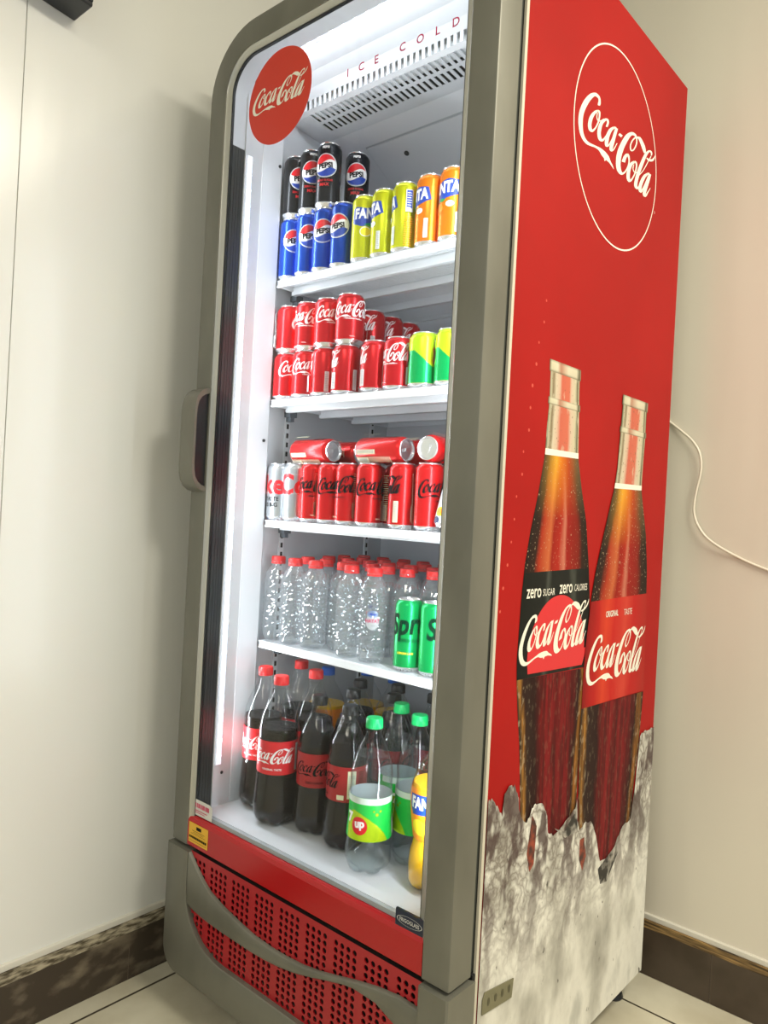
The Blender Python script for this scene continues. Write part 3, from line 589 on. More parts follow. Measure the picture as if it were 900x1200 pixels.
def art_mat(name, kind):
    m, n, l, bs = new_mat(name); bs.inputs['Roughness'].default_value = .5; bs.inputs['Specular IOR Level'].default_value = .12
    uv = n.new('ShaderNodeUVMap'); sp = n.new('ShaderNodeSeparateXYZ'); l.new(uv.outputs[0], sp.inputs[0])
    tc = n.new('ShaderNodeTexCoord')
    def ramp(src, stops, interp='LINEAR'):
        r = n.new('ShaderNodeValToRGB'); r.color_ramp.interpolation = interp; e = r.color_ramp.elements
        while len(e) < len(stops): e.new(.5)
        for q, (p, c) in zip(e, stops): q.position = p; q.color = (*c, 1)
        l.new(src, r.inputs[0]); return r.outputs[0]
    def noise(scale, vs=(1, 1, 1), det=4, src='Object'):
        mp = n.new('ShaderNodeMapping'); mp.inputs['Scale'].default_value = vs; l.new(tc.outputs['Object'] if src == 'Object' else uv.outputs[0], mp.inputs[0])
        q = n.new('ShaderNodeTexNoise'); q.inputs['Scale'].default_value = scale; q.inputs['Detail'].default_value = det; l.new(mp.outputs[0], q.inputs['Vector']); return q.outputs['Fac']
    def mix(f, a, b_, mode='MIX'):
        q = n.new('ShaderNodeMix'); q.data_type = 'RGBA'; q.blend_type = mode
        if isinstance(f, (int, float)): q.inputs['Factor'].default_value = f
        else: l.new(f, q.inputs['Factor'])
        for s_, v in (('A', a), ('B', b_)):
            if isinstance(v, tuple): q.inputs[s_].default_value = (*v, 1)
            else: l.new(v, q.inputs[s_])
        return q.outputs['Result']
    G = lambda v: (v, v, v)
    # wobble across coordinate
    ad = n.new('ShaderNodeMath'); ad.operation = 'MULTIPLY_ADD'; l.new(noise(30, (1, 1, .35), 3), ad.inputs[0]); ad.inputs[1].default_value = .12
    l.new(sp.outputs['X'], ad.inputs[2]); U = ad.outputs[0]
    sub = n.new('ShaderNodeMath'); sub.operation = 'SUBTRACT'; l.new(U, sub.inputs[0]); sub.inputs[1].default_value = .06; U = sub.outputs[0]
    V = sp.outputs['Y']
    drops = ramp(noise(260, (1, 1, .8), 2), [(.66, G(0)), (.72, G(1))])
    if kind == 'neck':
        col = ramp(U, [(0, (.12, .11, .06)), (.06, (.50, .46, .32)), (.13, (.20, .15, .08)), (.20, (.60, .52, .38)), (.30, (.60, .44, .32)), (.38, (.55, .13, .08)), (.66, (.58, .15, .09)), (.74, (.60, .46, .34)), (.86, (.55, .50, .34)), (.93, (.10, .09, .05)), (.97, (.50, .46, .30)), (1, (.10, .09, .05))])
        col = mix(ramp(noise(70, (1, 1, .5)), [(.60, G(0)), (.70, G(.5))]), col, (.62, .58, .42))
        col = mix(drops, col, (.12, .10, .06))
    elif kind == 'rim':
        col = ramp(U, [(0, (.08, .07, .04)), (.08, (.60, .57, .40)), (.25, (.66, .62, .46)), (.34, (.45, .22, .14)), (.60, (.66, .60, .44)), (.85, (.62, .58, .42)), (.93, (.10, .09, .05)), (1, (.30, .27, .18))])
        col = mix(ramp(V, [(0, G(.85)), (.22, G(.1)), (.8, G(0)), (1, G(.5))]), col, (.13, .11, .06))
    elif kind == 'upper':
        body = ramp(U, [(0, (.012, .008, .006)), (.13, (.03, .012, .008)), (.20, (.35, .03, .01)), (.33, (.50, .12, .04)), (.40, (.28, .012, .006)), (.50, (.36, .02, .01)), (.56, (.50, .16, .10)), (.62, (.30, .012, .008)), (.80, (.20, .012, .006)), (.88, (.03, .012, .008)), (1, (.012, .010, .006))])
        top = ramp(U, [(0, (.06, .04, .02)), (.14, (.22, .12, .02)), (.32, (.75, .36, .03)), (.5, (.62, .17, .012)), (.7, (.42, .06, .01)), (.88, (.18, .09, .03)), (1, (.10, .08, .04))])
        col = mix(ramp(V, [(.45, G(0)), (.95, G(1))]), body, top)
        col = mix(drops, col, (.50, .38, .24))
    elif kind == 'lower':
        col = ramp(U, [(0, (.05, .035, .02)), (.05, (.35, .16, .03)), (.10, (.03, .015, .01)), (.24, (.02, .006, .005)), (.32, (.13, .004, .005)), (.45, (.21, .008, .010)), (.55, (.10, .003, .004)), (.62, (.20, .008, .010)), (.78, (.15, .004, .006)), (.88, (.02, .006, .005)), (.94, (.30, .12, .02)), (1, (.03, .02, .01))])
        col = mix(ramp(noise(14, (1, 9, .7)), [(.42, G(.0)), (.62, G(.6))]), col, (.02, .004, .004))
        edge = ramp(sp.outputs['X'], [(.0, G(1)), (.20, G(.15)), (.8, G(.1)), (1, G(1))])
        mul = n.new('ShaderNodeMath'); mul.operation = 'MULTIPLY'; l.new(edge, mul.inputs[0]); l.new(ramp(noise(110, (1, 1, .5), 3), [(.56, G(0)), (.64, G(.55))]), mul.inputs[1])
        col = mix(mul.outputs[0], col, (.42, .34, .22))
    elif kind in ('lab_black', 'lab_red'):
        if kind == 'lab_black': col = ramp(U, [(0, (.006, .008, .006)), (.30, (.012, .014, .012)), (.36, (.055, .06, .05)), (.42, (.012, .014, .012)), (.68, (.012, .014, .012)), (.74, (.05, .055, .045)), (.8, (.012, .014, .012)), (1, (.005, .006, .005))])
        else: col = ramp(U, [(0, (.22, .006, .006)), (.15, (.42, .012, .010)), (.30, (.60, .05, .02)), (.42, (.50, .016, .012)), (.62, (.56, .05, .03)), (.75, (.46, .014, .012)), (1, (.36, .02, .014))])
    elif kind == 'ice':
        a = noise(8, (1, 1.3, .75), 9); n_t = n.new('ShaderNodeTexVoronoi'); n_t.feature = 'DISTANCE_TO_EDGE'; n_t.inputs['Scale'].default_value = 16
        mp = n.new('ShaderNodeMapping'); mp.inputs['Scale'].default_value = (1, 1.1, .55); mp.inputs['Rotation'].default_value = (.7, 0, 0)
        wb = n.new('ShaderNodeVectorMath'); wb.operation = 'MULTIPLY_ADD'; nz = n.new('ShaderNodeTexNoise'); nz.inputs['Scale'].default_value = 9; nz.inputs['Detail'].default_value = 5
        l.new(tc.outputs['Object'], nz.inputs['Vector']); l.new(nz.outputs['Color'], wb.inputs[0]); wb.inputs[1].default_value = (.5, .5, .5); l.new(tc.outputs['Object'], wb.inputs[2])
        l.new(wb.outputs[0], mp.inputs[0]); l.new(mp.outputs[0], n_t.inputs['Vector'])
        col = ramp(a, [(.30, (.38, .37, .32)), (.44, (.60, .59, .52)), (.52, (.76, .75, .67)), (.60, (.80, .79, .71)), (.7, (.56, .56, .50))])
        lines = ramp(n_t.outputs['Distance'], [(0, G(.8)), (.10, G(.45)), (.30, G(0))])
        # dark shards only near the top of the ice, where the bottles stand
        spx = n.new('ShaderNodeSeparateXYZ'); l.new(tc.outputs['Object'], spx.inputs[0])
        mr = n.new('ShaderNodeMapRange'); mr.inputs['From Min'].default_value = .26; mr.inputs['From Max'].default_value = .50; mr.inputs['To Min'].default_value = .06; mr.inputs['To Max'].default_value = 1.0; l.new(spx.outputs['Z'], mr.inputs['Value'])
        mu = n.new('ShaderNodeMath'); mu.operation = 'MULTIPLY'; l.new(lines, mu.inputs[0]); l.new(mr.outputs[0], mu.inputs[1])
        col = mix(mu.outputs[0], col, (.12, .09, .07))
        dk = n.new('ShaderNodeMath'); dk.operation = 'MULTIPLY'; l.new(ramp(noise(17, (1, 1.3, .6), 10), [(.50, G(0)), (.57, G(.9))]), dk.inputs[0]); l.new(mr.outputs[0], dk.inputs[1])
        col = mix(dk.outputs[0], col, (.085, .055, .05))
        sp2 = ramp(noise(42, (1, 1.2, .8), 5), [(.685, G(0)), (.72, G(.85))]); col = mix(sp2, col, (.05, .045, .035))
    l.new(col, bs.inputs['Base Color']); return m
for k in ('neck', 'rim', 'upper', 'lower', 'lab_black', 'lab_red', 'ice'): M['art_'+k] = art_mat('print_'+k, k)
def interp(edge, z):
    for (y0, z0), (y1, z1) in zip(edge[:-1], edge[1:]):
        if z0 >= z >= z1: return y0+(y1-y0)*(z0-z)/(z0-z1)
    return edge[0][0] if z > edge[0][1] else edge[-1][0]
def zone(name, mat, LE, RE, zl0, zr0, zl1, zr1, off, parent, nr=14, nc=10, grow=0):
    b = MB(); vs, uvs, fs = [], [], []
    for r in range(nr+1):
        t = r/nr; zl = zl0+(zl1-zl0)*t; zr = zr0+(zr1-zr0)*t; yl = interp(LE, zl)-grow; yr = interp(RE, zr)+grow
        for c in range(nc+1):
            u = c/nc; vs.append((SX+off, yl+(yr-yl)*u, zl+(zr-zl)*u)); uvs.append((u, 1-t))
    for r in range(nr):
        for c in range(nc): a = r*(nc+1)+c; fs.append((a, a+1, a+nc+2, a+nc+1))
    b.add(vs, fs, 0, uvs); return b.obj(name, [mat], parent, smooth=False, recalc=False)
for i, (LE, RE) in enumerate(((ART['L1'], ART['R1']), (ART['L2'], ART['R2']))):
    o = .0003 + i*.0010; zt = LE[0][1]; fo = (1.194, 1.152)[i]; lt = (.990, .928)[i]; lb = (.812, .725)[i]; bot = (.500, .400)[i]
    zone('bottle_neck_print', 'art_neck', LE, RE, zt-.004, zt-.002, fo, fo+.003, o, side)
    zone('bottle_mouth_print', 'art_rim', LE, RE, zt, zt, zt-.020, zt-.020, o+.0001, side, 4, grow=.004)
    zone('bottle_ring_print', 'art_rim', LE, RE, zt-.064, zt-.064, zt-.076, zt-.076, o+.0001, side, 4, grow=.004)
    zone('bottle_drink_print', 'art_upper', LE, RE, fo, fo+.003, lt, lt+.003, o, side)
    zone('bottle_foam_print', 'logo_white', LE, RE, fo+.009, fo+.011, fo-.002, fo+.001, o+.0002, side, 3)
    zone('bottle_lower_print', 'art_lower', LE, RE, lb, lb-.01, bot, bot-.02, o, side)
    zone('bottle_label_print', 'art_lab_red' if i else 'art_lab_black', LE, RE, lt, lt+.003, lb, lb-.008, o+.0002, side, 12)
# first label: red roundel, lettering
cy_, cz_, cr_ = .284, .842, .105
vs = []
for k in range(41):
    a = PI*k/40; vs.append((cy_+cr_*math.cos(a), cz_+cr_*math.sin(a)))
vs += [(.183, .8175), (.384, .8100), (.400, .842)]
link('label_roundel', decal('roundel', [((vs), [tuple(range(len(vs)))], 0)], ['p_red'], planeX(0, 0), off0=.0007), side)
link('label_lettering', decal('l1', [*LG(.256, 0, .2760, .8830, .10, 1.05), L(text('zero', .0165, .190, .9545, .012, 0, 0, .8), 0), L(text('SUGAR', .0125, .242, .9545, 0, 0, 0, .75), 0), L(text('zero', .0165, .304, .9575, .012, 0, 0, .8), 0), L(text('CALORIES', .0125, .362, .9580, 0, 0, 0, .65), 0)], ['logo_white'], planeX(0, 0), off0=.0009), side)
link('label_lettering', decal('l2', [*LG(.278, 0, .5400, .8130, .02, 1.12), L(text('ORIGINAL', .0125, .505, .8990, .02, 0, 0, .75), 0), L(text('TASTE', .0125, .582, .8980, 0, 0, 0, .8), 0)], ['logo_white'], planeX(0, 0), off0=.0019), side)
# small scattered drops beside the bottle
lay = [L(circle(.0022+.0012*random.random(), .150+.09*t_-.02+.01*random.random(), 1.47-.52*(1-t_)-.0, 8), 0) for t_ in [k/14 for k in range(15)]]
M['drop'] = pm('print_drop', (.62, .08, .05), .4)
for q in lay: link('drop_print', decal('drop', [q], ['drop'], planeX(-.045, -.02), off0=.0002), side)
# ice heap
ICE = [(0.0795, 0.631), (0.092, 0.6296), (0.1061, 0.6136), (0.1236, 0.5954), (0.1250, 0.6074), (0.1275, 0.6299), (0.140, 0.6367), (0.1577, 0.6350), (0.1715, 0.6156), (0.178, 0.5855), (0.2047, 0.5573), (0.2204, 0.5822), (0.2348, 0.5844), (0.2561, 0.5804), (0.2758, 0.5566), (0.2828, 0.5206), (0.3093, 0.5084), (0.35, 0.5239), (0.3858, 0.5385), (0.409, 0.4899), (0.4342, 0.4995), (0.461, 0.4912), (0.4838, 0.4585), (0.5087, 0.396), (0.5596, 0.3887), (0.5883, 0.4246), (0.6205, 0.4413), (0.6526, 0.442), (0.6693, 0.5128), (0.6827, 0.6202), (0.7102, 0.6264), (0.7431, 0.6242), (0.7612, 0.6232)]
pts = []
rnd = random.Random(3)
for (a, b_), (c, d_) in zip(ICE[:-1], ICE[1:]):
    for k in range(4): t_ = k/4; pts.append((a+(c-a)*t_+(rnd.random()-.5)*.0002, b_+(d_-b_)*t_+(rnd.random()-.5)*.006))
pts.append(ICE[-1]); pts[0] = (T2+.001, .631)
vs, fs = [], []
for k, (y, z) in enumerate(pts): vs += [(y, z), (y, ZB+.001)]
for k in range(len(pts)-1): fs.append((2*k, 2*k+1, 2*k+3, 2*k+2))
link('ice_print', decal('ice', [(vs, fs, 0)], ['art_ice'], planeX(0, 0), off0=.0022), side)
# reddish glints where the bottles show through the ice
M['ice_amber'] = noise_mix(pm('print_amber', (.3, .05, .02), .5), (.05, .015, .012), (.30, .05, .02), 50)
M['ice_dark'] = noise_mix(pm('print_dark_ice', (.03, .03, .03), .5), (.02, .018, .015), (.40, .38, .33), 34, .45, .6)
sh_ = [([(.222, .570), (.240, .545), (.236, .480), (.222, .470), (.210, .505)], 0), ([(.306, .522), (.345, .505), (.385, .530), (.392, .560), (.40, .49), (.35, .492)], 1), ([(.412, .470), (.430, .470), (.442, .430), (.430, .405), (.414, .430)], 0),
       ([(.50, .385), (.585, .41), (.595, .39), (.545, .345), (.515, .35)], 1)]
for p, mi in sh_: link('ice_shard_print', decal('shard', [(p, [tuple(range(len(p)))], 0)], [('ice_amber', 'ice_dark')[mi]], planeX(0, 0), off0=.0024), side)
# metal data plate
b = MB(); b.prism([(.0905, .2840), (.0905, .3080), (.0960, .3180), (.1855, .3030), (.1815, .2720)], SX+.0026, SX+.0042, axis='x')
pl = b.obj('data_plate', ['plate'], F, smooth=False)
M['plate_dk'] = pm('plate_dark', (.075, .07, .035), .5)
link('plate_marks', decal('pm', [L(circle(.0040, .108+k*.021, .2985-k*.0022, 12, .0068), 0) for k in range(4)], ['plate_dk'], planeX(0, 0, SX+.0042)), pl)
# ================================================================== drinks
def can_meshes(kind, Rr, h, body, neckcol=True):
    b = MB(); s = 1; nr = Rr*.80
    prof = [(Rr*.70, .0025, s), (Rr*.74, 0, s), (Rr*.78, 0, s), (Rr*.84, .0022, s), (Rr*.965, .0062, s), (Rr, .0085, 0), (Rr, h-.0125, 0), (Rr*.975, h-.0095, 0), (Rr*.86, h-.0045, 0 if neckcol else 1), (nr, h-.0030, s), (nr, h-.0022, s)]
    b.lathe([(p[0], p[1], p[2]) for p in prof], 40, cap1=False)
    body_me = b.mesh('can_body', [body, 'alu'])
    b = MB(); b.lathe([(nr*.90, h-.0048, 1), (nr*.93, h-.0030, 0), (nr*.95, h-.0002, 0), (nr*1.0, h, 0), (nr*1.05, h-.0006, 0), (nr*1.05, h-.0022, 0), (nr*.985, h-.0036, 0)][::-1], 32, cap0=False, cap1=False)
    b.lathe([(nr*.9, h-.0048), (nr*.9, h-.0044), (nr*.6, h-.0040)], 32)
    lid = b.mesh('lid', ['alu', 'alu_dark'])
    b = MB(); t = []
    for k in range(16): a = 2*PI*k/16; t.append((.0042*math.cos(a), -.004+.0072*math.sin(a)))
    b.prism([(x, y) for x, y in t], h-.0040, h-.0028, axis='z')
    b.tube([(.0026*math.cos(2*PI*k/12), .0075+.0035*math.sin(2*PI*k/12), h-.0034) for k in range(12)], .0007, 6, closed=True)
    tab = b.mesh('pull_tab', ['alu'])
    return body_me, lid, tab
def lines(u0, u1, v0, v1, n, mi, fill=.45, seed=1):
    r = random.Random(seed); out = []; p = (v1-v0)/n
    for k in range(n):
        out.append(L(rect(u0, u1-(u1-u0)*r.random()*.25, v0+k*p, v0+k*p+p*fill), mi))
    return out
PROTO = {}
def cokecan(key, Rr, h, body, lcol, w, back=True, info='print_white', lv=.62):
    bm_, lid, tab = can_meshes(key, Rr, h, body)
    lay = [*LG(w, 0, 0, h*lv, .10, 1.12)] + ([*LG(w, 0, .0005, h*lv+.0002, .10, 1.12), *LG(w, 0, -.0005, h*lv-.0002, .10, 1.12)] if 'zero' in key else [])
    lay += lines(-w*.20, w*.22, h*(lv-.20), h*(lv-.185), 1, 0)
    lay += [L(text('ORIGINAL TASTE' if 'zero' not in key else 'ZERO SUGAR', .0030, 0, h*(lv-.195), .02), 0)][:1]
    s0 = w*.78
    lay += [L(rect(s0, s0+.009, h*.10, h*.50), 1)] + lines(s0+.0008, s0+.0082, h*.11, h*.49, 14, 2, .4, 4)
    lay += lines(s0+.013, s0+.026, h*.10, h*.85, 22, 1, .35, 7)
    lay += [L(rect(s0+.014, s0+.024, h*.12, h*.36), 1)] + lines(s0+.015, s0+.023, h*.13, h*.35, 9, 2, .45, 5)
    lay += lines(-.006, .004, h*.12, h*.14, 2, 1)
    lay += [L(rect(w*.36, w*.36+.008, h*.1, h*.42), 1)] + lines(w*.36+.001, w*.36+.007, h*.11, h*.41, 12, 2, .4, 9)
    d = decal('can_lettering', lay, [lcol, 'print_white' if 'zero' not in key else 'print_cream_', 'p_grey'], cyl(Rr), .004)
    PROTO[key] = [('can_body', bm_), ('lid', lid), ('pull_tab', tab), ('lettering', d)]
M['print_cream_'] = pm('print_pale', (.78, .72, .50), .4)
def cc(*a, **k):
    cokecan(*a, **k)
cc('coke', .0300, .1040, 'can_red', 'print_white', .100, lv=.68)
cc('zero', .0262, .1262, 'can_zero', 'p_black', .100, lv=.64)
# diet can: silver with big red lowercase letters
bm_, lid, tab = can_meshes('diet', .0262, .1262, 'can_silver')
lay = [L(text('Coke', .046, 0, .080, .03, 0, 0, .95), 0), L(text('TASTE', .009, .034, .047, .02), 1), L(text('IS BIG', .009, .034, .034, .02), 1), L(rect(-.012, .0, .012, .026), 2)] + lines(-.011, -.001, .013, .025, 5, 3) + lines(-.03, .03, .060, .0615, 1, 2) + lines(-.03, .03, .101, .1025, 1, 2)
PROTO['diet'] = [('can_body', bm_), ('lid', lid), ('pull_tab', tab), ('lettering', decal('dl', lay, ['p_red', 'p_black', 'print_white', 'p_grey'], cyl(.0262), .004))]
# cola cans with globe emblem
def wave(r, cx, cz, top, n=24):
    vs = []
    if top:
        a0, a1 = .48, PI-.27
        for k in range(n+1): a = a0+(a1-a0)*k/n; vs.append((cx+r*math.cos(a), cz+r*math.sin(a)))
        for k in range(1, n): t = k/n; x = -math.cos(.27)+(math.cos(.48)+math.cos(.27))*t; vs.append((cx+r*x, cz+r*(.27+(.35-.16)*t+.13*math.sin(2*PI*t+PI)*1)))
    else:
        a0, a1 = PI+.48, 2*PI-.27
        for k in range(n+1): a = a0+(a1-a0)*k/n; vs.append((cx+r*math.cos(a), cz+r*math.sin(a)))
        for k in range(1, n): t = 1-k/n; x = -math.cos(.48)+(math.cos(.27)+math.cos(.48))*t; vs.append((cx+r*x, cz+r*(-.46+(.35-.16)*t+.13*math.sin(2*PI*t+PI))))
    return vs, [tuple(range(len(vs)))]
for key, body in (('blue', 'can_blue'), ('black', 'can_black')):
    Rr, h = .0265, .1365; bm_, lid, tab = can_meshes(key, Rr, h, body); cz = h*.62; r = .0238
    lay = [L(circle(r*1.07, 0, cz), 1), L(circle(r*1.02, 0, cz), 3), L(circle(r*.99, 0, cz), 1), L(wave(r*.97, 0, cz, True), 0), L(wave(r*.97, 0, cz, False), 2), L(text('PEPSI', .0120, 0, cz, .045, 0, .10, .92), 4)]
    if key == 'black': lay += [L(text('ZERO SUGAR', .0042, .0, cz-.031, .02), 0), L(text('MAX', .0068, 0, cz-.040, .03), 0), L(text('PEPSI', .0050, 0, h*.90, .03), 1)]
    lay += [L(rect(.040, .049, .012, .052), 1)] + lines(.041, .048, .013, .051, 12, 4, .45, 3) + lines(.054, .068, .012, .11, 26, 1, .3, 8)
    PROTO[key] = [('can_body', bm_), ('lid', lid), ('pull_tab', tab), ('emblem', decal('e', lay, ['p_red', 'print_white', 'p_blue', 'p_navy', 'p_black'], cyl(Rr), .004))]
# fruit soda cans
def txtoff(s, h, ox, oy, bold, shear, rot, sx): return text(s, h, ox, oy, bold, shear, rot, sx)
for key, body, fruit in (('fyellow', 'can_yellow', 'p_yellow'), ('forange', 'can_orange', 'p_orange')):
    Rr, h = .0265, .1365; bm_, lid, tab = can_meshes(key, Rr, h, body, True); cz = h*.70
    bl = [(-.040, cz-.006), (-.038, cz+.012), (-.030, cz+.014), (-.010, cz+.011), (.012, cz+.016), (.034, cz+.013), (.040, cz-.010), (.022, cz-.016), (.004, cz-.020), (-.018, cz-.026), (-.040, cz-.018)]
    lay = [(bl, [tuple(range(len(bl)))], 2), L(text('FANTA', .0215, 0, cz+.001, .045, .05, .02, .76), 1)]
    leaf = [(-.014, cz-.022), (-.004, cz-.018), (.008, cz-.021), (.000, cz-.025)]
    lay += [(leaf, [tuple(range(4))], 5), L(circle(.012, -.010, cz-.036, 20, .010), 3 if key == 'forange' else 1), L(circle(.0105, -.010, cz-.036, 20, .0085), 3), L(circle(.0078, .016, cz-.030, 16, .0055), 1)] + lines(.010, .022, cz-.031, cz-.028, 1, 4)
    lay += [L(rect(.027, .035, .014, .050), 1)] + lines(.028, .034, .015, .049, 12, 4, .4, 2)
    lay += [L(rect(.056, .069, h*.55, h*.86), 1), L(rect(.0575, .0675, h*.60, h*.85), 2)] + lines(.058, .067, h*.57, h*.84, 8, 1, .25, 6) + lines(.055, .069, h*.08, h*.50, 14, 6, .3, 11)
    PROTO[key] = [('can_body', bm_), ('lid', lid), ('pull_tab', tab), ('lettering', decal('e', lay, ['p_red', 'print_white', 'p_blue', fruit, 'p_grey', 'p_green', 'p_orange'], cyl(Rr), .004))]
# lime cans
Rr, h = .0300, .1060; bm_, lid, tab = can_meshes('lime', Rr, h, 'can_lime')
gp = [(-.060, .0090), (.030, .0090), (.030, .040), (.016, .040), (.004, .050), (-.008, .060), (-.020, .070), (-.038, .070), (-.060, .050)]
lay = [(gp, [tuple(range(len(gp)))], 0)] + [L(rect(.021, .050, .012, .092), 1)] + lines(.022, .049, .014, .090, 22, 2, .4, 3) + [L(circle(.016, -.052, .060), 3), L(text('7', .020, -.052, .080, .05), 4), L(text('up', .015, -.052, .062, .05), 4)]
PROTO['lime'] = [('can_body', bm_), ('lid', lid), ('pull_tab', tab), ('lettering', decal('e', lay, ['can_green', 'can_lime', 'p_dgreen', 'p_red', 'print_white'], cyl(Rr), .004))]
# green soda cans
Rr, h = .0272, .1365; bm_, lid, tab = can_meshes('sprite', Rr, h, 'can_green')
lay = [L(text('Sprite', .054, 0, .086, .03, .25, .10, .80), 0), L(text('ZERO SUGAR', .0062, -.004, .0590, .02, .2), 0), L(text('LEMON LIME', .0042, -.016, .0350, .02), 1)] + [L(rect(.040, .048, .012, .05), 2)]
PROTO['sprite'] = [('can_body', bm_), ('lid', lid), ('pull_tab', tab), ('lettering', decal('e', lay, ['p_dgreen', 'p_yellow', 'print_white'], cyl(Rr), .004))]
# lemon-print can
Rr, h = .0290, .1300; bm_, lid, tab = can_meshes('lemon', Rr, h, 'pouch')
lay = []
for (x, z, r_, m_) in ((-.030, .028, .011, 0), (-.020, .052, .012, 0), (-.006, .018, .010, 1), (.006, .045, .012, 0), (-.034, .012, .008, 2), (-.012, .075, .010, 2), (.010, .085, .011, 0), (-.028, .090, .009, 2), (.016, .018, .010, 0)):
    lay += [L(circle(r_, x, z, 18, r_*.8), m_)]
    if m_ == 0: lay += [L(circle(r_*.7, x, z, 18, r_*.5), 1)]
PROTO['lemon'] = [('can_body', bm_), ('lid', lid), ('pull_tab', tab), ('lemon_print', decal('e', lay, ['p_yellow', 'p_orange', 'p_navy'], cyl(Rr), .004))]

# --- bottles
def petal(r0, hfeet):
    def f(r, z, a):
        if z < hfeet:
            t = 1 - z/hfeet; return r*(1 - .34*t**.8*(.5-.5*math.cos(5*a))**1.5)
        return r
    return f
def capmesh(r, z0, h, mat, n=36):
    b = MB()
    def mod(rr, z, a): return rr*(1+.02*(1 if int(a/(2*PI)*n*2+.5) % 2 else -1)) if z < z0+h*.9 and rr > r*.9 else rr
    b.lathe([(r, z0), (r*1.02, z0+.001), (r, z0+h*.25), (r, z0+h*.82), (r*.93, z0+h*.97), (r*.8, z0+h)], n*2, mod=mod)
    return b.mesh('cap', [mat])
def bottle(key, Rr, h, prof, liquid, lev, cap, label, lab_layers, lab_mats, capr=.0152, shell='pet'):
    P = [(f*Rr, t*h) for t, f in prof]
    b = MB(); b.lathe(P, 60, mod=petal(Rr, h*.085)); shell_me = b.mesh('bottle_body', [shell], angle=60)
    parts = [('bottle_body', shell_me)]
    if liquid:
        q = []
        for (r, z), (r2, z2) in zip(P[:-1], P[1:]):
            if z >= lev*h: break
            q.append((r*.965-.0002, z+.0012))
            if z2 > lev*h: t = (lev*h-z)/(z2-z); q.append(((r+(r2-r)*t)*.965, lev*h))
        b = MB(); b.lathe(q, 60, mod=petal(Rr, h*.085)); parts.append(('drink', b.mesh('drink', [liquid], angle=50)))
    parts.append(('cap', capmesh(capr, h-.0185, .0185, cap)))
    def rad(v):
        for (r, z), (r2, z2) in zip(P[:-1], P[1:]):
            if z <= v <= z2 and z2 > z: return r+(r2-r)*(v-z)/(z2-z)
        return Rr
    if label:
        l0, l1, lm = label; b = MB(); n = 5
        b.lathe([(rad(l0+(l1-l0)*k/n)+.0006, l0+(l1-l0)*k/n) for k in range(n+1)], 48, cap0=False, cap1=False)
        parts.append(('label', b.mesh('label', [lm])))
        parts.append(('label_lettering', decal('ll', lab_layers, lab_mats, cyl(lambda v: rad(v)+.0006), .004, .004)))
    PROTO[key] = parts
big = [(0, .60), (.010, .74), (.03, .90), (.06, .985), (.09, 1.0), (.15, 1.0), (.20, .975), (.26, .95), (.30, .935), (.335, .915), (.350, .90), (.60, .90), (.615, .905), (.65, .90), (.70, .85), (.75, .755), (.80, .625), (.845, .475), (.885, .35), (.905, .315), (.918, .315), (.922, .375), (.930, .375), (.935, .30), (.985, .30)]
bottle('cola', .0458, .300, big, 'cola', .70, 'cap_red', (.107, .174, 'p_red'), [*LG(.098, 0, 0, .1440, .05, 1.0), L(text('ORIGINAL TASTE', .0040, .0, .1180, .02), 0), L(rect(.052, .060, .113, .168), 0)] + lines(.0525, .0595, .115, .166, 14, 1, .4) + lines(.064, .084, .113, .168, 12, 0, .3) , ['print_white', 'p_grey'])
zer = [(t, f*1.0) for t, f in big]
M['lab_zero'] = twoside('label_zero_red', (.36, .006, .010))
bottle('colazero', .0430, .272, zer, 'cola', .76, 'cap_black', (.097, .163, 'lab_zero'), [*LG(.092, 0, 0, .1340, .05, 1.0), L(text('ZERO SUGAR', .0045, .0, .1070, .02), 0), L(rect(.040, .054, .101, .110), 1), L(rect(.060, .076, .104, .156), 1)] + lines(.062, .074, .112, .150, 10, 2, .4) + lines(.080, .092, .101, .158, 14, 0, .3), ['p_black', 'print_cream_', 'p_grey'])
gl_ = [(-.050, .0640), (.050, .0640), (.050, .128), (-.050, .128)]
lm_ = [(-.050, .0645), (.034, .0645), (.026, .078), (.012, .092), (-.004, .104), (-.020, .112), (-.034, .116), (-.050, .108)]
M['lab_clear'] = pm('label_pale', (.62, .72, .66), .35)
bottle('sevenup', .0425, .275, big, 'liquid', .76, 'cap_green', (.0640, .1400, 'lab_green'), [L(rect(-.075, .070, .1285, .1398), 3), (lm_, [tuple(range(len(lm_)))], 0), L(circle(.0155, -.022, .090), 1), L(text('up', .0150, -.021, .090, .05, .1, .15), 2), L(text('7', .020, -.043, .101, .06), 2), L(circle(.0030, .010, .112, 10), 0), L(circle(.0022, .016, .118, 10), 0), L(circle(.002, .004, .118, 8), 0),
       L(rect(.050, .066, .070, .100), 2)] + lines(.051, .065, .071, .099, 9, 4, .4), ['can_lime', 'p_red', 'print_white', 'lab_clear', 'p_grey'])
fan = [(0, .60), (.010, .74), (.03, .90), (.06, .985), (.10, 1.0), (.18, 1.0), (.25, .95), (.30, .86), (.35, .84), (.40, .90), (.50, .985), (.62, 1.0), (.68, .96), (.74, .84), (.80, .66), (.845, .48), (.885, .35), (.905, .315), (.918, .315), (.922, .375), (.930, .375), (.935, .30), (.985, .30)]
fo_ = [(-.040, .150), (-.038, .170), (.040, .176), (.044, .150), (.020, .142), (-.030, .136)]
bottle('fantab', .0450, .272, fan, 'fanta_liq', .74, 'cap_blue', (.092, .180, 'p_orange'), [(fo_, [tuple(range(len(fo_)))], 0), L(text('FANTA', .0210, 0, .158, .045, .05, .02, .76), 1), L(circle(.018, -.014, .116, 24, .014), 2), L(circle(.011, .014, .122, 20, .007), 1)], ['p_blue', 'print_white', 'p_yellow'])
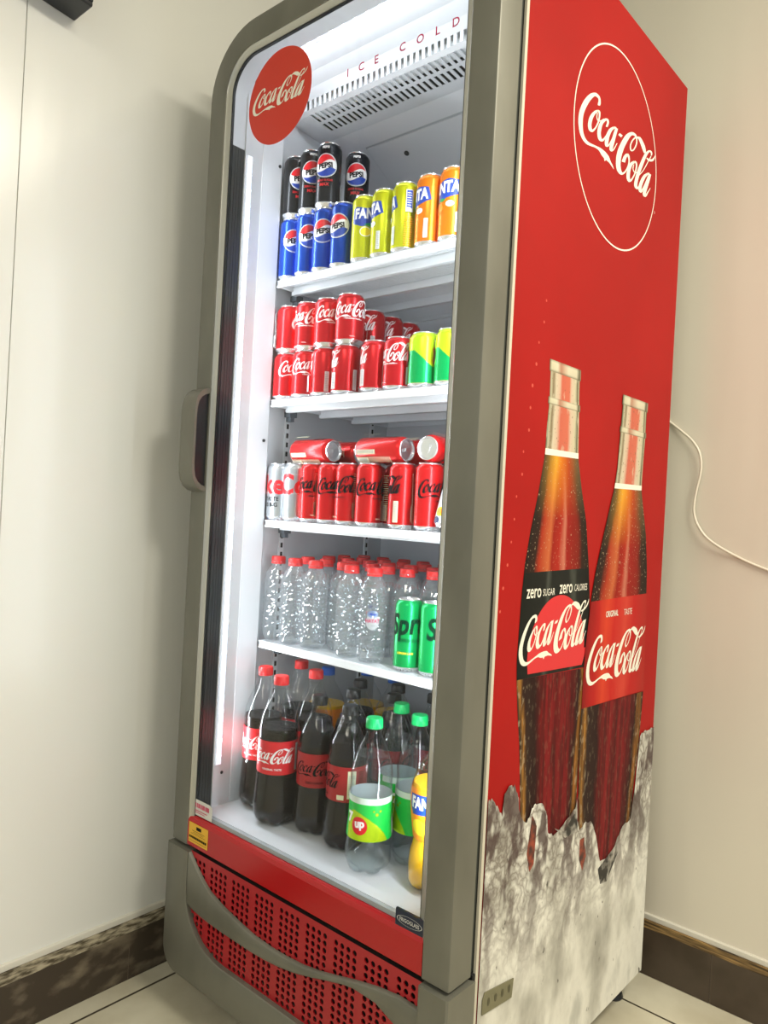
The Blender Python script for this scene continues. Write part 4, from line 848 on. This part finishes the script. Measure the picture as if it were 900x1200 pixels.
# water bottle
wr = random.Random(5)
def wmod(r, z, a): return r*(1+(.025*math.cos(8*a) if .02 < z < .135 else 0)+(wr.random()-.5)*(.06 if .010 < z < .150 else .02))
wp = [(.62, 0), (.80, .002), (.93, .008), (.985, .016)]
z = .022
while z < .128:
    wp += [(.99, z), (.995, z+.0035), (.93, z+.0060)]; z += .0085
wp += [(1.0, .134), (.99, .139), (.93, .147), (.80, .156), (.64, .163), (.52, .168), (.46, .171), (.46, .174), (.54, .1745), (.54, .1765), (.44, .177), (.44, .184)]
b = MB(); b.lathe([(f*.0290, z) for f, z in wp], 40, mod=wmod)
wbody = b.mesh('bottle_body', ['pet_water'], smooth=False)
b = MB(); b.lathe([(.0286*f*.97, z) for f, z in [(.80, .003)] + [(.86, .010+.01*k) for k in range(15)]], 40, mod=lambda r, z, a: r*(1+.012*math.cos(7*a+z*160)))
M['water'] = thin_clear('water', (.97, .985, .99), 1.12, .01, .05, .6, 45)
wliq = b.mesh('drink', ['water'], angle=60)
wcap = capmesh(.0152, .1705, .0165, 'cap_red')
wlay = [L(circle(.0135, 0, .083, 24, .0160), 2), L(circle(.0110, .0, .098, 20, .007), 3), L(text('HAYAT', .0075, 0, .0850, .03, 0, 0, .85), 0), L(circle(.0035, -.003, .098, 10, .002), 1), L(circle(.0035, .004, .0975, 10, .002), 1)]
M['p_clearwhite'] = thin_clear('print_translucent', (.9, .9, .92), 1.3, .55); M['p_paleblue'] = thin_clear('print_pale_blue', (.75, .82, .95), 1.3, .5, hazecol=(.4, .55, .85))
wlet = decal('wl', wlay, ['p_pink', 'p_blue', 'p_clearwhite', 'p_paleblue'], cyl(.0292), .004)
PROTO['water'] = [('bottle_body', wbody), ('drink', wliq), ('cap', wcap)]
PROTO['hayat'] = [('bottle_body', wbody), ('drink', wliq), ('cap', wcap), ('lettering', wlet)]

def place(key, x, y, z, off, label, group=None, rot=None):
    nm = 'water_bottle' if key in ('water', 'hayat') else ('soda_bottle' if key in ('cola', 'colazero', 'sevenup', 'fantab') else 'soda_can')
    cat = {'water_bottle': 'water bottle', 'soda_bottle': 'soda bottle', 'soda_can': 'soda can'}[nm]
    t = thing(nm, label, cat, (x, y, z), rot if rot else (0, 0, R(44-(x-.3)*25+off)), group)
    for pn, me in PROTO[key]:
        o = bpy.data.objects.new(pn, me); COL.objects.link(o); o.parent = t
    return t
E9 = .0004
ordn = ['first', 'second', 'third', 'fourth', 'fifth', 'sixth', 'seventh', 'eighth', 'ninth']
# ---- top shelf
z = ZS[0]+E9; hs = .1365
G1 = 'slim cans on the top shelf'
for x, y, off, l in ((.0945, .166, 12, 'blue slim can on the top shelf, leftmost, against the left inner wall'), (.1480, .166, 6, 'blue slim can on the top shelf, second from the left wall'), (.2015, .166, -12, 'blue slim can on the top shelf, third from the left wall'), (.2560, .166, -30, 'blue slim can on the top shelf, right beside the yellow cans')):
    place('blue', x, y, z, off, l, 'blue slim cans on the top shelf')
place('blue', .2240, .232, z, 0, 'blue slim can hidden in the second row under the rear black can', 'blue slim cans on the top shelf')
for x, y, off, l in ((.0975, .166, 24, 'black slim can stacked on the leftmost blue can, topmost left'), (.1490, .166, 4, 'black slim can in the upper tier, second from the left'), (.2035, .165, -18, 'black slim can in the upper tier, tallest looking, third from the left'), (.2235, .231, -6, 'black slim can standing one row behind the other black cans')):
    place('black', x, y, z+hs+E9, off, l, 'black slim cans on the upper tier')
for x, y, off, l in ((.3165, .166, 26, 'yellow fruit soda can directly right of the blue cans'), (.3700, .166, -92, 'yellow fruit soda can in the middle of the three yellow cans'), (.4240, .166, -122, 'yellow fruit soda can turned to its back label, beside the orange cans')):
    place('fyellow', x, y, z, off, l, 'yellow fruit soda cans')
for x, y, off, l in ((.4840, .166, -82, 'orange fruit soda can beside the yellow cans'), (.5390, .166, -50, 'orange fruit soda can at the right end of the top shelf')):
    place('forange', x, y, z, off, l, 'orange fruit soda cans')
# ---- second shelf
z = ZS[1]+E9; hc = .1040
low = [(.0960, 55), (.1570, 25), (.2180, -150), (.2800, -120), (.3610, -120), (.4225, -45)]
ll = ['leftmost of the lower tier', 'second of the lower tier', 'third of the lower tier, showing its pale side text', 'fourth of the lower tier', 'fifth of the lower tier, with no can on top', 'sixth of the lower tier, next to the green-yellow cans']
for (x, off), l in zip(low, ll): place('coke', x, .171, z, off, 'short red soda can, '+l, 'short red cans on the second shelf')
for x, off, l in ((.0985, 100, 'leftmost of the upper tier'), (.1590, -12, 'second of the upper tier'), (.2200, 32, 'third of the upper tier'), (.2840, 12, 'rightmost front can of the upper tier')):
    place('coke', x, .171, z+hc+E9, off, 'short red soda can, '+l, 'short red cans on the second shelf')
for y, l in ((.290, 'nearest'), (.352, 'middle'), (.414, 'farthest')):
    place('coke', .236, y, z, -70, 'short red can in the shaded rear stack, lower tier, '+l+' one', 'short red cans on the second shelf')
    place('coke', .2365, y, z+hc+E9, -75, 'short red can in the shaded rear stack, upper tier, '+l+' one', 'short red cans on the second shelf')
place('lime', .4860, .171, z, -2, 'short yellow and green soda can beside the red cans', 'yellow and green cans')
place('lime', .5490, .171, z, -14, 'short yellow and green soda can at the right end, against the door post', 'yellow and green cans')
# ---- third shelf
z = ZS[2]+E9; hz = .1262
place('diet', .0930, .168, z, -112, 'silver slim can with red lettering, leftmost on the third shelf', 'silver slim cans')
place('diet', .1465, .168, z, 45, 'silver slim can with red lettering, beside the red cans', 'silver slim cans')
for i, (x, y, off) in enumerate(((.2000, .168, 12), (.2530, .168, 42), (.3070, .168, -45), (.3660, .166, 42), (.4530, .166, -108), (.5160, .168, 58))):
    place('zero', x, y, z, off, 'slim red can with black lettering, '+ordn[i]+' red one in the front row', 'slim red cans with black lettering, standing')
for i, x in enumerate((.105, .160, .215, .270, .325, .3880, .4600, .5150)):
    place('zero', x, .226, z, 20*i, 'slim red can in the second row of the third shelf, '+ordn[i]+' from the left', 'slim red cans with black lettering, standing')
zt = z+hz+.0262+E9
def lie(x, y, az, spin, l, z_=zt):
    """can lying on its side, its lid end pointing along azimuth az (deg)"""
    m = Matrix.Rotation(R(az), 3, 'Z') @ Matrix.Rotation(R(90), 3, 'Y') @ Matrix.Rotation(R(spin), 3, 'Z')
    t = place('zero', 0, 0, 0, 0, l, 'slim red cans lying on top of the standing cans')
    t.rotation_euler = m.to_euler(); ax = m @ Vector((0, 0, 1)); c = Vector((x, y, z_)); t.location = c - ax*hz/2
lie(.1950, .176, -4, 200, 'slim red can lying on the silver and red cans, leftmost lying one')
lie(.2100, .237, 1, 150, 'slim red can lying behind the leftmost lying one')
lie(.3920, .176, -2, 190, 'slim red can lying across the middle of the row, lid to the right')
lie(.4050, .234, -6, 90, 'slim red can lying behind the middle one, lid end in shade')
lie(.5180, .208, -84, 60, 'slim red can lying with its round lid facing the door')
lie(.6060, .235, 0, 60, 'slim red can lying at the far right, half behind the door post')
t = place('lemon', 0, 0, 0, 0, 'white can printed with lemons, leaning beside the last red can', None)
m = Matrix.Rotation(R(44), 3, 'Z') @ Matrix.Rotation(R(12), 3, 'Y'); t.rotation_euler = m.to_euler(); t.location = (.5770, .1520, z+.0050)
# ---- fourth shelf
z = ZS[3]+E9
front = [(.0955, .176, 'water'), (.1560, .172, 'water'), (.2160, .176, 'water'), (.2700, .207, 'water'), (.3240, .174, 'water'), (.3870, .174, 'hayat')]
for i, (x, y, k) in enumerate(front):
    place(k, x, y, z, 0 if k == 'hayat' else i*40, ('clear water bottle with red lettering, ' if k == 'hayat' else 'clear ribbed water bottle with red cap, ')+ordn[i]+' from the left in the front row', 'water bottles on the fourth shelf')
row2 = [(.1250, .238), (.1860, .238), (.2420, .262), (.3060, .256), (.3640, .240), (.4230, .232), (.4830, .243), (.5440, .243)]
for i, (x, y) in enumerate(row2): place('hayat' if i == 3 else 'water', x, y, z, i*70 if i != 3 else 10, 'clear water bottle with red cap, second row, '+ordn[i]+' from the left', 'water bottles on the fourth shelf')
for r_, y in ((3, .316), (4, .382), (5, .443)):
    for i in range(8):
        place('water', .100+i*.0625+(.010 if r_ % 2 else 0), y+(.006 if i == 2 else 0)+(.004 if r_ == 3 else 0), z, i*50, 'clear red-capped water bottle, shaded '+ordn[r_-1]+' row, '+ordn[i]+' from the left', 'water bottles on the fourth shelf')
place('sprite', .4770, .178, z, 22, 'tall green soda can in front of the water bottles', 'tall green cans')
place('sprite', .5360, .181, z, 78, 'tall green soda can cut by the door post, right end of the fourth shelf', 'tall green cans')
# ---- bottom
z = .4304
BB = 'large soda bottles on the fridge floor'
place('cola', .1235, .132, z, -34, 'large dark soda bottle with red cap against the left inner wall, leftmost', BB)
place('cola', .2105, .1005, z, -14, 'large dark soda bottle with red cap and red label, frontmost on the left', BB)
place('cola', .1200, .240, z, 40, 'large dark soda bottle with red cap at the back left, half hidden', BB)
place('cola', .2120, .198, z, 60, 'large dark soda bottle with red cap directly behind the frontmost dark bottle', BB)
place('colazero', .2960, .130, z, -4, 'dark soda bottle with black cap and black lettering on a dark red label', BB)
place('colazero', .3870, .124, z, -84, 'dark soda bottle with black cap turned to its side label, beside the clear bottle', BB)
place('colazero', .3015, .223, z, 30, 'dark soda bottle with black cap behind the pair of black-capped bottles', BB)
place('colazero', .3795, .2635, z, 30, 'dark soda bottle with black cap in the second row, behind the side-label bottle', BB)
place('colazero', .2500, .300, z, 30, 'dark soda bottle with black cap in the third row, left one', BB)
place('colazero', .3300, .336, z, 30, 'dark soda bottle with black cap in the third row, middle one', BB)
place('colazero', .4350, .330, z, 30, 'dark soda bottle with black cap in the third row, right one', BB)
place('sevenup', .4810, .0890, z, 6, 'clear soda bottle with green cap and green-yellow label, frontmost', BB)
place('sevenup', .4460, .208, z, 60, 'clear soda bottle with green cap behind the frontmost clear bottle', BB)
place('sevenup', .5220, .170, z, -70, 'clear soda bottle with green cap beside the orange drink', BB)
place('sevenup', .5480, .257, z, 60, 'clear soda bottle with green cap at the back right', BB)
place('fantab', .6080, .118, z, -22, 'orange drink bottle with blue cap half hidden by the door post', BB)
for i, (x, y) in enumerate(((.112, .336), (.172, .410), (.264, .402))): place('fantab', x, y, z, 90, 'orange drink bottle in the dark rear of the fridge floor, '+('left', 'middle', 'right')[i]+' one', BB)

# ================================================================== other things
# wall cable
cu = [(.62, 1.392), (.66, 1.362), (.693, 1.3316), (.722, 1.309), (.748, 1.287), (.766, 1.262), (.7735, 1.235), (.7730, 1.205), (.7665, 1.170), (.7625, 1.137), (.7640, 1.112), (.7740, 1.086), (.7951, 1.0585), (.830, 1.035), (.875, 1.013), (.9265, .9947), (1.02, .968), (1.2, .93), (1.6, .88)]
def crv(p, n=6):
    out = []
    for i in range(len(p)-1):
        a = Vector(p[i-1]) if i else 2*Vector(p[0])-Vector(p[1]); b_, c = Vector(p[i]), Vector(p[i+1]); d = Vector(p[i+2]) if i+2 < len(p) else 2*c-b_
        for k in range(n): t = k/n; out.append(.5*((2*b_)+(c-a)*t+(2*a-5*b_+4*c-d)*t*t+(-a+3*b_-3*c+d)*t**3))
    out.append(Vector(p[-1])); return out
b = MB(); b.tube([(v.x, WY-.0029-.010*math.sin(min(1, max(0, (v.x-.70)/.16))*PI), v.y) for v in crv(cu)], .0028, 10)
o = b.obj('power_cable', ['cable']); o['label'] = 'thin white power cable hanging in a wave on the back wall'; o['category'] = 'cable'
# wall unit at the top left
wu = thing('wall_display', 'black framed wall unit with a lit pale face, cut off at the top left corner', 'sign', (WX, -.36, 2.046))
M['unit_face'] = noise_mix(pm('unit_face', (.6, .62, .4), .4), (.08, .10, .05), (.70, .74, .50), 45, .35, .55)
b = MB(); b.box(.0005, .075, -.16, .118, 0, .009); b.box(.0005, .075, .107, .118, .009, .30); b.box(.0005, .075, -.16, -.142, .009, .30); b.box(.0005, .075, -.16, .118, .30, .32); b.box(.0005, .03, -.142, .100, .022, .30)
b.obj('frame', ['black'], wu, smooth=False, bevel=.003)
b = MB(); b.box(.0305, .071, -.1415, .1065, .0095, .2995, 0); b.obj('face_panel', ['unit_face'], wu, smooth=False)
b = MB(); b.box(.0712, .0735, .096, .1064, .0100, .299); b.box(.0712, .0735, -.1415, .0959, .0100, .0150); b.obj('face_rim', ['print_white'], wu, smooth=False)
wu.rotation_euler = (R(-6), 0, 0)
u2 = thing('wall_bracket', 'black bracket on the left wall beyond the lit wall unit', 'bracket', (WX, -.60, 2.02))
b = MB(); b.box(.0005, .05, -.14, .06, 0, .10); b.box(.0005, .065, -.12, .04, .012, .088); b.obj('bracket_body', ['black'], u2, smooth=False, bevel=.004)

# ================================================================== light
def area(name, loc, rot, sx, sy, e, col=(1, 1, 1), spread=None):
    l_ = bpy.data.lights.new(name, 'AREA'); l_.shape = 'RECTANGLE'; l_.size = sx; l_.size_y = sy; l_.energy = e; l_.color = col
    if spread: l_.spread = spread
    o = bpy.data.objects.new(name, l_); COL.objects.link(o); o.location = loc; o.rotation_euler = rot; return o
COOL = (.90, .95, 1.)
# light of the two door-side strips and of the header strip
for X, sg in ((.080, 1), (W-.080, -1)):
    area('strip_light', (X+sg*.006, .056, 1.17), Vector((-sg*.90, -.42, 0)).to_track_quat('Z', 'Y').to_euler(), .012, 1.30, 3.3, COOL)
area('strip_light', (W/2, .0640, 1.9990), Vector((0, -.9, .35)).to_track_quat('Z', 'Y').to_euler(), .52, .006, .45, COOL)
# ceiling tubes of the room
WARM = (1., .93, .78)
area('ceiling_light', (2.3, .05, 2.78), (0, 0, 0), .6, 1.2, 80, WARM)
area('ceiling_light', (1.5, -2.6, 2.78), (0, 0, 0), 1.2, .6, 38, WARM)
w = bpy.data.worlds.new('World'); scn.world = w; w.use_nodes = True
w.node_tree.nodes['Background'].inputs[0].default_value = (.86, .88, .86, 1); w.node_tree.nodes['Background'].inputs[1].default_value = .62

# ================================================================== camera
cam = bpy.data.cameras.new('Camera'); co = bpy.data.objects.new('Camera', cam); COL.objects.link(co)
co.location = (1.37897, -.94574, 1.08136); co.rotation_euler = (1.568923, -.053022, .717300)
cam.sensor_width = 36; cam.lens = 882.78/1200*36; cam.clip_start = .02
scn.camera = co
scn.view_settings.view_transform = 'Standard'; scn.view_settings.look = 'None'; scn.view_settings.gamma = 1; scn.view_settings.use_curve_mapping = False
scn.view_settings.exposure = 0
scn.cycles.transparent_max_bounces = 40
